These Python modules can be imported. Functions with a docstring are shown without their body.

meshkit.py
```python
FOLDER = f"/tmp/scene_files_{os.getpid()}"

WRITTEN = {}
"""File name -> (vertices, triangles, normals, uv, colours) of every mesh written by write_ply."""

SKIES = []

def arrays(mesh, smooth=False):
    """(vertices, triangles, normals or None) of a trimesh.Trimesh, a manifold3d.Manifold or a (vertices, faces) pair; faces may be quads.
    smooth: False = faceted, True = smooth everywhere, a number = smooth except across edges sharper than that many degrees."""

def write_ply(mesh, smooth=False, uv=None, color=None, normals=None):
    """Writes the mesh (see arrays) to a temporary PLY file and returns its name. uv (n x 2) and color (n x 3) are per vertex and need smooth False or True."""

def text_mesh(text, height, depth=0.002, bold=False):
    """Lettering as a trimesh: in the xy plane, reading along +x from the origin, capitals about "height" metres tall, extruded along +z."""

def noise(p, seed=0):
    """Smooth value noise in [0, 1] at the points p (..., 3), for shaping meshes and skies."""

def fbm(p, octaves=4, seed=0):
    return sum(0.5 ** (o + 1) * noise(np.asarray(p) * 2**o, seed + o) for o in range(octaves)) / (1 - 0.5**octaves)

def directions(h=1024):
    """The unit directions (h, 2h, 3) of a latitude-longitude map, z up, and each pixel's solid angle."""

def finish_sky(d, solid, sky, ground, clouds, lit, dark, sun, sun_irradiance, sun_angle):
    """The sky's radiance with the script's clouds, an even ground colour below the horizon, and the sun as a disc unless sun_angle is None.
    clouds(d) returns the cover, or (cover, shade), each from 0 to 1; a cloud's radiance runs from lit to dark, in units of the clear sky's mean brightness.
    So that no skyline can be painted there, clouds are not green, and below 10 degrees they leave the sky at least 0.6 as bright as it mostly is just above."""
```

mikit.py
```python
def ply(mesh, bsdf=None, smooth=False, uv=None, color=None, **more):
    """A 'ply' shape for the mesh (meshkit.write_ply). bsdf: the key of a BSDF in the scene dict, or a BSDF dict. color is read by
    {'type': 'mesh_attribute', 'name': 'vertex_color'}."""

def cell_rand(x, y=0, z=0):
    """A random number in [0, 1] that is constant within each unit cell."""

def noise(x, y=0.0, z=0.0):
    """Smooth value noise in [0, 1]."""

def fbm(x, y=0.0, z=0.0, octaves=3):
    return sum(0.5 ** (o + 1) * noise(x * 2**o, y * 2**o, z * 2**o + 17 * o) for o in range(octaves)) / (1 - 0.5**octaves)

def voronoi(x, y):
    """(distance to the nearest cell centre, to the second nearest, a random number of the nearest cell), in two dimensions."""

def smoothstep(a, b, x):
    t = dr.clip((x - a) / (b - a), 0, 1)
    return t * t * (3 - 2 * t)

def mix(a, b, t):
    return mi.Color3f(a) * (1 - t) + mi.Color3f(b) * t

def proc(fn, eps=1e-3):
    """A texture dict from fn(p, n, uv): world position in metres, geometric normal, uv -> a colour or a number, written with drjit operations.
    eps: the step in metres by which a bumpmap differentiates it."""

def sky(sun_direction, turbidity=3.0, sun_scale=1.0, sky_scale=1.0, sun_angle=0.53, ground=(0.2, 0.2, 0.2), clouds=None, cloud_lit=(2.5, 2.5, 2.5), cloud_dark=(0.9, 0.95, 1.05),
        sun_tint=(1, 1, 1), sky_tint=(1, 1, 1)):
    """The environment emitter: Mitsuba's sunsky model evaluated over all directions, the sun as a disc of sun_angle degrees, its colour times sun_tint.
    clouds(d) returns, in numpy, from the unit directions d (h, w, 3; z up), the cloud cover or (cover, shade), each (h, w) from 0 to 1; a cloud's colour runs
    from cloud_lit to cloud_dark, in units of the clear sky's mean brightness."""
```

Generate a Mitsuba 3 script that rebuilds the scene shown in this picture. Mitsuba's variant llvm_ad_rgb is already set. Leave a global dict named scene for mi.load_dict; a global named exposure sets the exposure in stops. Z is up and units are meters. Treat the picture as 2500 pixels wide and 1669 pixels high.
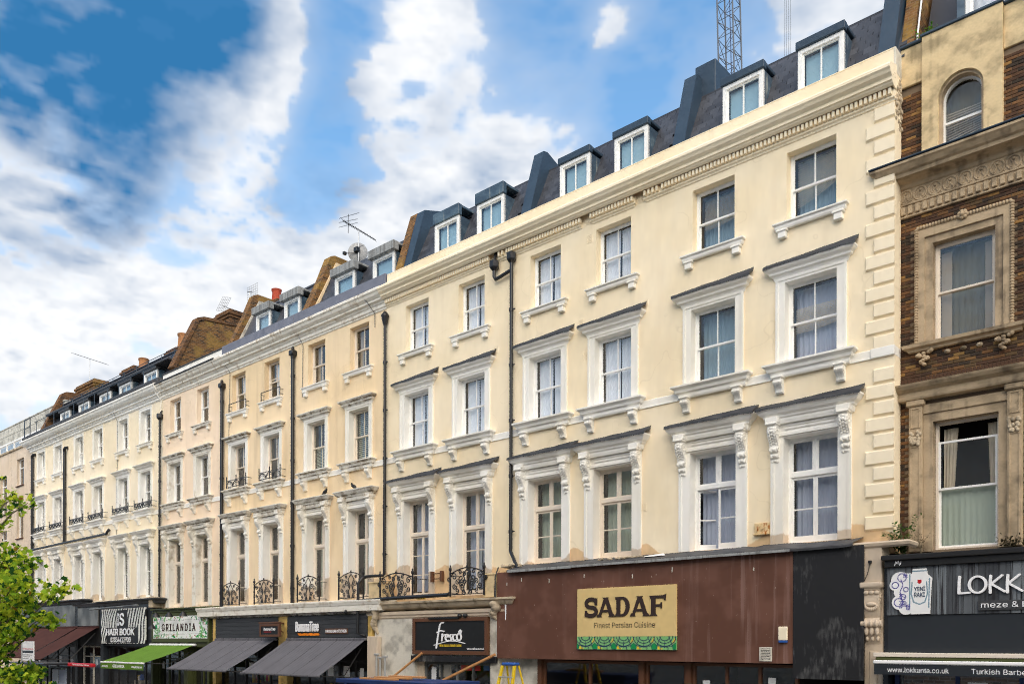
import math, random
import numpy as np, trimesh, shapely
from shapely import affinity
from shapely.geometry import Polygon, LineString, Point, box as sbox
import mitsuba as mi, drjit as dr
import mikit, meshkit
from mikit import proc, fbm, noise, cell_rand, smoothstep, mix
T = mi.ScalarTransform4f
RNG = random.Random(7)
NR = np.random.RandomState(11)
scene, labels = {}, {}

# ------------------------------------------------------------------ camera, sky, exposure
YAW, ROLL = 0.7291, 0.00284
EYE = np.array([0.0, -20.0, 3.2])
FWD = np.array([-math.sin(YAW), math.cos(YAW), 0.0])
RGT = np.array([math.cos(YAW), math.sin(YAW), 0.0])
UPV = np.array([0, 0, 1.0]) * math.cos(ROLL) - RGT * math.sin(ROLL)
scene['camera'] = {'type': 'perspective', 'fov': 2 * math.degrees(math.atan(1250 / 2049.0)), 'fov_axis': 'x',
                   'to_world': T().look_at(origin=EYE.tolist(), target=(EYE + FWD).tolist(), up=UPV.tolist()),
                   'near_clip': 0.1, 'far_clip': 3000.0, 'principal_point_offset_x': 0.0, 'principal_point_offset_y': -735.5 / 1669.0}
exposure = 2.16
SUN = (0.47, -0.55, 0.62)

# clouds: (azimuth, elevation, half width, half height, amount); cover is noise plus these soft masses
CLOUD = [(-46.5, 32, 5.5, 6, .55), (-48.5, 36, 4.5, 4, .5), (-40.5, 30, 4.5, 3.2, .55), (-45, 27.5, 6, 3, .55), (-61, 29.5, 3.6, 5, .62), (-57.3, 35, 3.4, 3.6, .55), (-72, 25, 4.5, 3.5, .42), (-58.5, 32, 2.6, 3, .3),
         (-71, 17.5, 8, 4.5, .75), (-60, 20.0, 9, 4.2, .85), (-50.6, 25.4, 3.4, 2.8, .85), (-56, 24, 4, 2.6, .5), (-65, 23.5, 5, 2.4, .35), (-49.8, 34, 2.6, 3, .4), (-35.8, 35.8, 1.7, 1.3, .55), (-66.5, 31, 7.5, 6, .5), (-24, 34, 8, 3, .32), (-73, 15, 5, 4, .5),
         (-18, 35.5, 5, 3, .35), (-38, 27, 8, 3, .45), (-54.2, 31, 2.2, 5, -.55), (-54.6, 36.5, 2.4, 2.5, -.4), (-41, 37, 3.4, 2.4, -.35), (-33, 31.5, 3.5, 3, -.45), (-29, 35.5, 4, 3.5, -.3), (-51.8, 28.5, 1.8, 1.6, -.3)]
DARK = [(-67.2, 31.0, 6.2, 5.4, 1.2), (-63.0, 35.2, 5.0, 3.6, .9), (-67.4, 27.0, 2.4, 4.0, 1.1), (-61.5, 35.5, 2.6, 2.2, .5), (-73.5, 33.5, 4, 4, .8), (-70.5, 22.5, 2.4, 1.6, .22), (-64, 23.5, 3, 1.6, .2), (-47.5, 33, 2.0, 3.4, .22), (-44, 30, 3, 1.6, .2), (-59.8, 32.5, 1.2, 2.4, .2)]


def clouds(d):
    az, el = np.degrees(np.arctan2(d[..., 0], d[..., 1])), np.degrees(np.arcsin(np.clip(d[..., 2], -1, 1)))
    p = np.stack([d[..., 0] / (d[..., 2] + .35), d[..., 1] / (d[..., 2] + .35), d[..., 2] * 1.5], -1)
    n1 = meshkit.fbm(p * 4.0 + 3.1, 5, 5)
    q = p + .10 * np.stack([n1, meshkit.fbm(p * 4.0 + 21.3, 4, 6), n1 * 0], -1)
    n2 = meshkit.fbm(q * 9.0 + 9.7, 6, 9)
    n3 = meshkit.fbm(q * 26.0 + 1.7, 5, 21)
    n4 = meshkit.fbm(q * 70.0 + 5.3, 4, 33)
    wob = (n1 - .5) * 8 + (n2 - .5) * 6 + (n3 - .5) * 2.5

    def mass(rows, k=1.0):
        out = 0
        for a, e, w, h, s in rows:
            r = np.sqrt(((az - a + k * wob * .6) / w) ** 2 + ((el - e + k * wob * .5) / h) ** 2)
            out = out + s * np.clip(1.3 - r, 0, 1)
        return out
    near = np.clip(1 - np.abs(az + 45) / 60, 0, 1)
    puff = 1 - np.abs(2 * meshkit.fbm(q * 17.0 + 2.2, 5, 41) - 1)
    field = mass(CLOUD) + (n1 - .5) * .9 + (n2 - .5) * 1.25 + (n3 - .5) * .9 + (n4 - .5) * .45 + (puff - .75) * .45 + .16 * (1 - near)
    heap = np.clip((field - .16) / .34, 0, 1)
    heap = heap * heap * (3 - 2 * heap)
    veil = np.clip((field + .45) / 1.0, 0, 1) * .46 + np.clip((26 - el) / 13, 0, 1) * (.22 + .35 * n2)
    thin = np.clip(.50 + 1.05 * (n2 - .28) + .9 * (n3 - .5) + .9 * heap * np.clip(field - .25, 0, 1), .5, 1)   # lit crowns are dense, skirts let the blue through
    cover = np.clip(np.maximum(heap * thin, veil), 0, 1)
    dm = mass(DARK) + (n2 - .5) * .55 + (n1 - .5) * .4 + (n3 - .5) * .25
    dark = 1 - np.exp(-1.5 * np.clip(dm, 0, 3))
    cover = np.maximum(cover, np.clip(dark * 1.25, 0, .95))
    body = np.clip(1.15 - field * .95, 0, 1) * .30 + (n2 - .5) * .55 + (n3 - .5) * .55 + (n4 - .5) * .4   # hollows of the heaps are greyer
    shade = np.clip(dark * (.58 + .85 * n2 + .5 * (n3 - .5)) + np.clip(body, 0, .45) * (1 - .5 * dark), 0, 1)
    return cover, shade


scene['sky'] = mikit.sky(SUN, turbidity=3.5, sun_scale=0.62, sun_angle=70, sky_scale=1.50, sky_tint=(.93, 1.12, 1.10), clouds=clouds, cloud_lit=(1.56, 1.57, 1.58), cloud_dark=(.055, .30, .68), sun_tint=(.955, .965, 1.03), ground=(.2, .2, .2))

# ------------------------------------------------------------------ mesh helpers


class M:
    def __init__(s):
        s.v, s.f, s.n = [], [], 0

    def add(s, v, f):
        v = np.asarray(v, float); f = np.asarray(f, int)
        if f.shape[1] == 4:
            f = np.vstack([f[:, [0, 1, 2]], f[:, [0, 2, 3]]])
        s.v.append(v); s.f.append(f + s.n); s.n += len(v)
        return s

    def tm(s, m, mat=None):
        v = np.array(m.vertices)
        if mat is not None:
            v = v @ np.asarray(mat)[:3, :3].T + np.asarray(mat)[:3, 3]
        return s.add(v, m.faces)

    def box(s, x0, x1, y0, y1, z0, z1, c=0.0):
        lo, hi = np.array([x0, y0, z0], float), np.array([x1, y1, z1], float)
        if c <= 0:
            v = np.array([[a, b, e] for a in (0, 1) for b in (0, 1) for e in (0, 1)]) * (hi - lo) + lo
            return s.add(v, BOXF)
        c = min(c, .45 * (hi - lo).min())
        mid, half = (lo + hi) / 2, (hi - lo) / 2
        return s.add(mid + np.sign(CV) * half - np.sign(CV) * c * CIN, CF)

    def wedge(s, pts4, pts4b):  # two quads joined
        v = np.vstack([pts4, pts4b])
        return s.add(v, [[0, 1, 2, 3], [7, 6, 5, 4], [0, 4, 5, 1], [1, 5, 6, 2], [2, 6, 7, 3], [3, 7, 4, 0]])

    def prism_xz(s, poly, y0, y1):
        for g in getattr(poly, 'geoms', [poly]):
            if g.area < 1e-7: continue
            m = trimesh.creation.extrude_polygon(g, abs(y1 - y0), engine='earcut')
            v = np.array(m.vertices)
            s.add(np.stack([v[:, 0], max(y0, y1) - v[:, 2], v[:, 1]], 1), m.faces)
        return s

    def prism_yz(s, poly, x0, x1):
        m = trimesh.creation.extrude_polygon(poly if isinstance(poly, Polygon) else Polygon(poly), abs(x1 - x0), engine='earcut')
        v = np.array(m.vertices)
        return s.add(np.stack([min(x0, x1) + v[:, 2], v[:, 0], v[:, 1]], 1), m.faces)

    def tube(s, pts, r, sides=6, cap=True):
        p = np.asarray(pts, float); n = len(p)
        t = np.gradient(p, axis=0); t /= np.linalg.norm(t, axis=1, keepdims=True) + 1e-12
        ref = np.array([0, 1, 0.0]) if abs(t[:, 1]).mean() < .6 else np.array([0, 0, 1.0])
        a = np.cross(t, ref); a /= np.linalg.norm(a, axis=1, keepdims=True) + 1e-12
        b = np.cross(t, a)
        r = np.broadcast_to(r, (n,))
        ang = np.arange(sides) * 2 * math.pi / sides
        v = p[:, None] + r[:, None, None] * (np.cos(ang)[None, :, None] * a[:, None] + np.sin(ang)[None, :, None] * b[:, None])
        i, j = np.meshgrid(np.arange(n - 1), np.arange(sides), indexing='ij')
        q = np.stack([i * sides + j, i * sides + (j + 1) % sides, (i + 1) * sides + (j + 1) % sides, (i + 1) * sides + j], -1).reshape(-1, 4)
        f = [np.vstack([q[:, [0, 1, 2]], q[:, [0, 2, 3]]])]
        if cap:
            for base in (0, (n - 1) * sides):
                f.append(np.array([[base, base + k, base + k + 1] for k in range(1, sides - 1)]))
        return s.add(v.reshape(-1, 3), np.vstack(f))

    def lathe(s, prof, cx, cy, z=0, sides=14):  # prof (r,z)
        pr = np.asarray(prof, float); n = len(pr); ang = np.arange(sides) * 2 * math.pi / sides
        v = np.stack([cx + pr[:, :1] * np.cos(ang), cy + pr[:, :1] * np.sin(ang), z + np.repeat(pr[:, 1:], sides, 1)], -1).reshape(-1, 3)
        i, j = np.meshgrid(np.arange(n - 1), np.arange(sides), indexing='ij')
        q = np.stack([i * sides + j, i * sides + (j + 1) % sides, (i + 1) * sides + (j + 1) % sides, (i + 1) * sides + j], -1).reshape(-1, 4)
        return s.add(v, q)

    def ball(s, c, r, sub=1):
        m = trimesh.creation.icosphere(subdivisions=sub)
        return s.add(np.array(m.vertices) * np.asarray(r) + np.asarray(c), m.faces)

    def molding(s, prof, x0, x1, y0=0.0, ends=True):
        """profile [(out, z)] swept along a straight front with mitred returns to the wall at y0."""
        pr = np.asarray(prof, float); d = pr[:, 0]; z = pr[:, 1]; e = d if ends else d * 0
        cols = [np.stack([x0 - e, d * 0 + y0 + .02, z], 1), np.stack([x0 - e, y0 - d, z], 1), np.stack([x1 + e, y0 - d, z], 1), np.stack([x1 + e, d * 0 + y0 + .02, z], 1)]
        v = np.vstack(cols); n = len(pr); f = []
        for k in range(3):
            for i in range(n - 1):
                f.append([k * n + i, k * n + i + 1, (k + 1) * n + i + 1, (k + 1) * n + i])
        return s.add(v, f)

    def get(s):
        return np.vstack(s.v), np.vstack(s.f)


BOXF = np.array([[0, 1, 3], [0, 3, 2], [4, 6, 7], [4, 7, 5], [0, 4, 5], [0, 5, 1], [2, 3, 7], [2, 7, 6], [0, 2, 6], [0, 6, 4], [1, 5, 7], [1, 7, 3]])
_c = []
for _s in np.ndindex(2, 2, 2):
    for _k in range(3):
        _p = (np.array(_s) * 2 - 1) * np.array([.8 if q != _k else 1.0 for q in range(3)]); _c.append(_p)
CV = np.array(_c)
CIN = (np.abs(CV) < .9).astype(float)
_h = trimesh.convex.convex_hull(trimesh.Trimesh(CV, [[0, 1, 2]], process=False))
_map = [int(np.argmin(np.abs(CV - v).sum(1))) for v in _h.vertices]
CF = np.array([[_map[i] for i in f] for f in _h.faces])

_count = {}
GROUPS = {'shop': 'shop fronts along the street', 'shop_sign': 'signs on the shop fronts', 'awning': 'awnings over the shop fronts', 'tv_aerial': 'television aerials on the roofs', 'pigeon': 'pigeons on the window hoods', 'weed': 'weeds growing on the brick building'}


def num(key):
    n = _count.get(key, -1) + 1
    _count[key] = n
    return key if n == 0 else f'{key}_{n:03d}'


def put(parent, name, m, mat, smooth=False, label=None, kind=None, group=None, **kw):
    key = num(f'{parent}__{name}' if parent else name)
    mesh = m.get() if isinstance(m, M) else m
    scene[key] = mikit.ply(mesh, mat, smooth=smooth, **kw)
    info = {}
    if label: info['label'] = label
    if kind: info['kind'] = kind
    if group: info['group'] = group
    if info: labels[key] = info
    return key


def reuse(parent, name, plydict, mat, mx):
    key = num(f'{parent}__{name}')
    scene[key] = {**plydict, 'bsdf': {'type': 'ref', 'id': mat}, 'to_world': mx}
    return key


def thing(name, label, cat, group=None):
    key = num(name)
    labels[key] = {'label': label, 'category': cat}
    group = group or GROUPS.get(name)
    if group: labels[key]['group'] = group
    return key


def solo(name, m, mat, label, cat, group=None, smooth=False, **kw):
    key = put('', name, m, mat, smooth, **kw)
    labels[key] = {'label': label, 'category': cat}
    if group: labels[key]['group'] = group
    return key


# ------------------------------------------------------------------ materials


def bs(key, color, rough=.6, spec=.4, metal=0.0, bump=None, scale=None, **kw):
    col = proc(color) if callable(color) else {'type': 'rgb', 'value': list(color)}
    inner = {'type': 'principled', 'base_color': col, 'roughness': rough if not callable(rough) else proc(rough), 'specular': spec, 'metallic': metal, **kw}
    if bump is not None:
        inner = {'type': 'bumpmap', 'arbitrary': proc(bump, 4e-3), 'scale': scale or 1.0, 'bsdf': inner}
    scene[key] = {'type': 'twosided', 'bsdf': inner}
    return key


def stucco(c, stain, dirt=.5, base=None, basecol=(.62, .40, .20), cracks=0.0):
    def fn(p, n, uv):
        a = fbm(p.x * .55, p.z * .55, p.y * .5, 4)
        b = fbm(p.x * 6, p.z * 2.2, p.y * 6, 3)
        s = fbm(p.x * 4.5, p.z * .35, 3.0, 3)
        col = mix(c, [c[0] * .96, c[1] * .94, c[2] * .89], smoothstep(.35, .7, a))
        col = col * (.95 + .1 * b)
        if cracks: crack = (1 - smoothstep(.0, .010, dr.abs(fbm(p.x * .9, p.z * .9, 7.0, 3) - .5))) * smoothstep(.52, .62, noise(p.x * .45, p.z * .45, 4.0))
        if cracks: col = mix(col, [c[0] * .5, c[1] * .46, c[2] * .4], crack * cracks)
        col = mix(col, stain, smoothstep(.56, .82, s * .75 + a * .3) * dirt)
        if base is not None:
            lim = base + (fbm(p.x * 1.3, 2.0, 0.0, 2) - .5) * .7 + (b - .5) * .12
            col = mix(col, mi.Color3f(basecol) * (.75 + .5 * b), smoothstep(.03, -.03, p.z - lim) * .8)
        return col
    return fn


def stuccobump(p, n, uv):
    return fbm(p.x * 9, p.y * 9, p.z * 9, 4) * .006 + fbm(p.x * 1.4, p.y, p.z * 1.4, 2) * .02


bs('stucco_cream', stucco((.86, .745, .55), (.73, .59, .41), .2, 5.85, cracks=.16), .75, .25, bump=stuccobump)
bs('stucco_beige', stucco((.83, .665, .45), (.60, .46, .30), .4, cracks=.25), .8, .2, bump=stuccobump)
bs('stucco_pink', stucco((.84, .68, .52), (.66, .52, .38), .35, cracks=.25), .8, .2, bump=stuccobump)
bs('stucco_pale', stucco((.85, .75, .575), (.68, .57, .42), .25), .8, .2, bump=stuccobump)
bs('stucco_grey', stucco((.66, .55, .44), (.42, .35, .28), .5), .8, .2)
bs('white_paint', stucco((.82, .805, .765), (.62, .56, .47), .25, 5.75, (.50, .38, .26)), .55, .4)


def grimy(p, n, uv):
    a = fbm(p.x * 5, p.y * 7, p.z * 7, 4); s = fbm(p.x * 11, p.y * 2, p.z * .8, 3)
    col = mix((.76, .73, .66), (.50, .42, .32), smoothstep(.5, .8, a * .6 + s * .45))
    return mix(col, (.16, .12, .08), smoothstep(.3, .9, n.z) * smoothstep(.42, .55, a) * .8 + smoothstep(.68, .8, s) * .35)


bs('grimy_paint', grimy, .7, .25)
bs('cream_trim', stucco((.865, .76, .575), (.70, .57, .40), .12), .65, .3)
bs('frame_white', (.80, .80, .785), .4, .5)
bs('frame_cream', (.72, .64, .54), .5, .4)


def leadcol(p, n, uv):
    a = fbm(p.x * 2.5, p.y * 2.5, p.z * 2.5, 4); s = fbm(p.x * 14, p.y * 9, p.z * .9, 3)
    col = mix((.034, .064, .10), (.08, .13, .175), smoothstep(.35, .7, a))
    return mix(col, (.38, .40, .36), smoothstep(.62, .8, s * .8 + a * .25) * .6)


bs('lead', leadcol, .42, .6, bump=lambda p, n, uv: fbm(p.x * 7, p.y * 7, p.z * 7, 3) * .012)
bs('lead_navy', lambda p, n, uv: mix((.016, .036, .064), (.032, .060, .095), fbm(p.x * 2, p.y * 2, p.z * 2, 3)), .5, .5, bump=lambda p, n, uv: fbm(p.x * 9, p.y * 9, p.z * 9, 3) * .010)
bs('flashing', lambda p, n, uv: mix((.028, .029, .034), (.075, .076, .082), fbm(p.x * 5, p.y * 5, p.z * 5, 3)), .55, .4, bump=lambda p, n, uv: fbm(p.x * 6, p.y * 12, p.z * 12, 3) * .015)
bs('parapet_lead', lambda p, n, uv: mix((.115, .125, .165), (.19, .20, .25), fbm(p.x * 3, p.y * 3, p.z * 3, 3)), .55, .4)
for i, k in enumerate(((.046, .050, .062), (.055, .060, .074), (.036, .039, .050), (.066, .071, .086))):
    bs(f'slate_{i}', k, .45, .5)
bs('zinc', lambda p, n, uv: mix((.30, .31, .31), (.17, .17, .165), smoothstep(.4, .75, fbm(p.x * 16, p.y * 10, p.z * 1.5, 3))), .6, .3)
bs('black_iron', (.012, .012, .014), .4, .5)
bs('black_pipe', (.013, .013, .015), .35, .5)


def brickwork(tint, lichen=0.0):
    def fn(p, n, uv):
        h = p.x * dr.select(dr.abs(n.y) > .5, 1.0, 0.0) + p.y * dr.select(dr.abs(n.y) > .5, 0.0, 1.0)
        row = dr.floor(p.z / .075)
        u = h / .225 + .5 * (row - 2 * dr.floor(row / 2)); k = dr.floor(u)
        fu, fv = u - k, p.z / .075 - row
        mort = 1 - smoothstep(.02, .06, fu) * smoothstep(.02, .06, 1 - fu) * smoothstep(.07, .17, fv) * smoothstep(.07, .17, 1 - fv)
        r = cell_rand(k, row, 3)
        col = mix((.16, .085, .04), (.34, .17, .06), r)
        col = mix(col, (.06, .045, .035), smoothstep(.8, .84, cell_rand(k, row, 8)) * .8)
        a = fbm(p.x * 1.6, p.y * 1.6, p.z * 1.6, 4)
        if lichen: col = mix(col, (.55, .36, .07), smoothstep(.5, .66, a) * lichen)
        col = mix(col, (.32, .25, .17), mort * .75)
        return col * mi.Color3f(tint) * (.7 + .6 * fbm(p.x * 12, p.y * 12, p.z * 12, 2))
    return fn


bs('brick_gable', brickwork((.70, .66, .60), .42), .85, .2)
bs('brick_dark', brickwork((.55, .5, .5)), .85, .2)
BR = [(.105, .055, .030), (.15, .078, .036), (.075, .042, .028), (.19, .105, .045), (.10, .065, .035), (.24, .145, .055), (.058, .036, .026)]


def mixed_brick(p, n, uv):
    row = dr.floor((p.z - 5.4) / .075 + .06); k = dr.floor((p.x + 6.25) / .225 + .5 * (row - 2 * dr.floor(row / 2)) + .02)
    r = cell_rand(k, row, 5)
    col = mix((.075, .042, .028), (.19, .095, .042), r * r)
    col = mix(col, (.27, .15, .055), smoothstep(.90, .92, cell_rand(k, row, 9)))
    return mix(col, (.045, .034, .026), smoothstep(.78, .80, cell_rand(k, row, 13))) * (.65 + .7 * fbm(p.x * 20, p.y * 20, p.z * 20, 3))


for i, k in enumerate(BR):
    bs(f'brick_{i}', mixed_brick if i == 0 else k, .85, .2)
bs('mortar', (.20, .15, .105), .9, .1)


def stonecol(c, d):
    def fn(p, n, uv):
        a = fbm(p.x * 3, p.y * 4, p.z * 3, 4); s = fbm(p.x * 7, p.y * 5, p.z * .5, 3)
        col = mix(c, [x * .62 for x in c], smoothstep(.4, .75, a))
        return mix(col, d, smoothstep(.56, .78, s * .7 + a * .35) * .7) * (.9 + .2 * fbm(p.x * 30, p.y * 30, p.z * 30, 2))
    return fn


bs('stone_tan', stonecol((.46, .355, .235), (.13, .10, .075)), .8, .2, bump=lambda p, n, uv: fbm(p.x * 14, p.y * 14, p.z * 14, 3) * .012)
bs('stone_yellow', stonecol((.68, .53, .31), (.22, .17, .10)), .8, .2, bump=lambda p, n, uv: fbm(p.x * 8, p.y * 8, p.z * 8, 4) * .014)
bs('stone_dirty', stonecol((.52, .43, .31), (.10, .08, .05)), .8, .2, bump=lambda p, n, uv: fbm(p.x * 10, p.y * 10, p.z * 10, 3) * .012)
bs('concrete', stonecol((.52, .51, .46), (.34, .33, .30)), .8, .2)


def browncol(p, n, uv):
    a = fbm(p.x * 2, p.z * 2, 0.0, 4); s = fbm(p.x * 9, p.z * .45, 5.0, 4)
    col = mix((.110, .045, .028), (.145, .064, .043), smoothstep(.35, .7, a))
    right = smoothstep(-13.0, -9.0, p.x)
    col = mix(col, (.34, .22, .19), smoothstep(.55, .82, s) * (.06 + .30 * right))
    return mix(col, (.45, .36, .30), smoothstep(.86, .9, fbm(p.x * 14, p.z * 14, 0.0, 3)) * .6)


bs('brown_board', browncol, .6, .35)
bs('black_board', lambda p, n, uv: mix((.013, .013, .015), (.13, .13, .13), smoothstep(.60, 1.05, fbm(p.x * 2, p.z * 2, 0.0, 4) * .7 + fbm(p.x * 22, p.z * 5, 2.0, 4) * .42 + smoothstep(3.4, 2.4, p.z) * .08)), .55, .4)
bs('dark_timber', lambda p, n, uv: mix((.022, .024, .028), (.065, .068, .075), fbm(p.x * 1.6, p.y * 9, p.z * 30, 4)), .6, .35)
bs('grey_plank', lambda p, n, uv: mix(mix((.035, .038, .045), (.17, .19, .21), cell_rand(dr.floor(p.x / .2), 2, 1)), (.02, .02, .024), smoothstep(.5, .8, fbm(p.x * 26, p.z * 1.2, 0.0, 4))), .65, .3)
bs('render_grey', stonecol((.62, .585, .51), (.40, .36, .29)), .8, .2)
bs('dark_panel', (.022, .026, .032), .35, .5)
bs('gold_panel', lambda p, n, uv: mi.Color3f(.68, .50, .22) * (.94 + .12 * fbm(p.x * 7, p.z * 7, 0.0, 3)), .45, .4)
bs('ink_brown', (.035, .020, .016), .5, .4)
bs('black_paint', (.012, .012, .013), .45, .45)
bs('white_sign', (.82, .82, .82), .45, .4)
bs('letter_white', (.86, .86, .88), .4, .4)
bs('print_green', (.20, .46, .17), .5, .4); bs('print_navy', (.016, .040, .085), .5, .4); bs('print_emerald', (.006, .25, .065), .5, .4); bs('print_yellow', (.72, .50, .03), .5, .4)
bs('green_paint', (.062, .072, .022), .5, .4)
bs('green_canvas', lambda p, n, uv: mi.Color3f(.10, .195, .024) * (.9 + .1 * smoothstep(-.2, .2, dr.sin(p.x * 40.0))) * (.85 + .3 * fbm(p.x * 3, p.y * 3, p.z * 3, 3)), .8, .2)
bs('grey_canvas', lambda p, n, uv: mi.Color3f(.128, .126, .142) * (.88 + .12 * smoothstep(-.3, .3, dr.sin(p.x * 31.0))) * (1 - .55 * smoothstep(.985, .998, dr.cos(p.x * 6.0))) * (.85 + .3 * fbm(p.x * 3, p.y * 3, p.z * 3, 3)), .85, .15)
bs('brown_canvas', lambda p, n, uv: mi.Color3f(.062, .026, .022) * (.8 + .4 * fbm(p.x * 3, p.y * 3, p.z * 3, 3)), .85, .15)
bs('yellow_paint', stonecol((.62, .42, .13), (.36, .24, .09)), .6, .3)
bs('orange_paint', (.85, .24, .012), .5, .4)
bs('rust', lambda p, n, uv: mix((.66, .50, .28), (.40, .13, .03), smoothstep(.52, .66, fbm(p.x * 18, p.y * 9, p.z * 9, 3))), .85, .2)
bs('brown_wood', (.115, .048, .024), .5, .4)
bs('timber', lambda p, n, uv: mix((.55, .28, .11), (.40, .18, .07), fbm(p.x * 6, p.y * 20, p.z * 30, 3)), .6, .3)
bs('grey_pipe', (.36, .36, .36), .5, .4)
bs('blue_steel', lambda p, n, uv: mi.Color3f(.013, .032, .12) * (.7 + .6 * fbm(p.x * 3, p.y * 3, p.z * 3, 3)), .5, .4)
bs('blue_plastic', (.02, .09, .36), .4, .5)
bs('yellow_plastic', (.72, .50, .015), .45, .45)
bs('crane_steel', (.13, .145, .17), .5, .4)
bs('steel', (.55, .56, .57), .35, .5, .6)
bs('red_paint', (.50, .012, .02), .45, .45)
bs('red_clay', (.40, .062, .030), .7, .3)
bs('clay', stonecol((.42, .20, .09), (.2, .1, .06)), .8, .2)
bs('panel_steel', lambda p, n, uv: mix((.055, .058, .058), (.20, .205, .20), smoothstep(.35, .8, fbm(p.x * .9, p.z * .7, 0.0, 3))), .4, .5)
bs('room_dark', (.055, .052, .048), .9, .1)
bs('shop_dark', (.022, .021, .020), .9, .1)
bs('sheer_olive', (.13, .13, .10), .9, .1)
bs('print_violet', (.07, .06, .28), .5, .4)
bs('net_white', (.60, .65, .72), .9, .1)
bs('blind_sky', (.26, .42, .52), .9, .1)
bs('drape_blue', (.37, .42, .53), .9, .1)
bs('drape_teal', (.20, .30, .37), .9, .1)
bs('drape_green', (.36, .42, .36), .9, .1)
bs('drape_tan', (.30, .27, .22), .9, .1)
bs('blind_slat', (.50, .45, .36), .8, .2)
bs('blind_mint', (.42, .50, .43), .7, .2)
bs('asphalt', lambda p, n, uv: mi.Color3f(.055, .054, .052) * (.7 + .6 * fbm(p.x * 2, p.y * 2, 0.0, 4)), .9, .2)
bs('paving', lambda p, n, uv: mix((.24, .23, .21), (.30, .285, .26), cell_rand(dr.floor(p.x / .6), dr.floor(p.y / .6), 1)) * (1 - .5 * (1 - smoothstep(.0, .02, dr.abs(p.x / .6 - dr.round(p.x / .6))))), .85, .2)
bs('opposite_stucco', (.80, .76, .68), .8, .2)
bs('bark', lambda p, n, uv: mix((.12, .10, .07), (.26, .22, .15), fbm(p.x * 9, p.y * 9, p.z * 4, 3)), .9, .1)
bs('zebra', lambda p, n, uv: mix((.02, .02, .02), (.74, .74, .70), smoothstep(-.12, .12, dr.sin((p.x * 4.0 - p.z * 1.3 + 2.4 * fbm(p.x * .8, p.z * .9, 4.0, 2)) * 6.2832 * .82) + .1)), .4, .4)
scene['glass'] = {'type': 'thindielectric', 'int_ior': 1.52}
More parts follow.
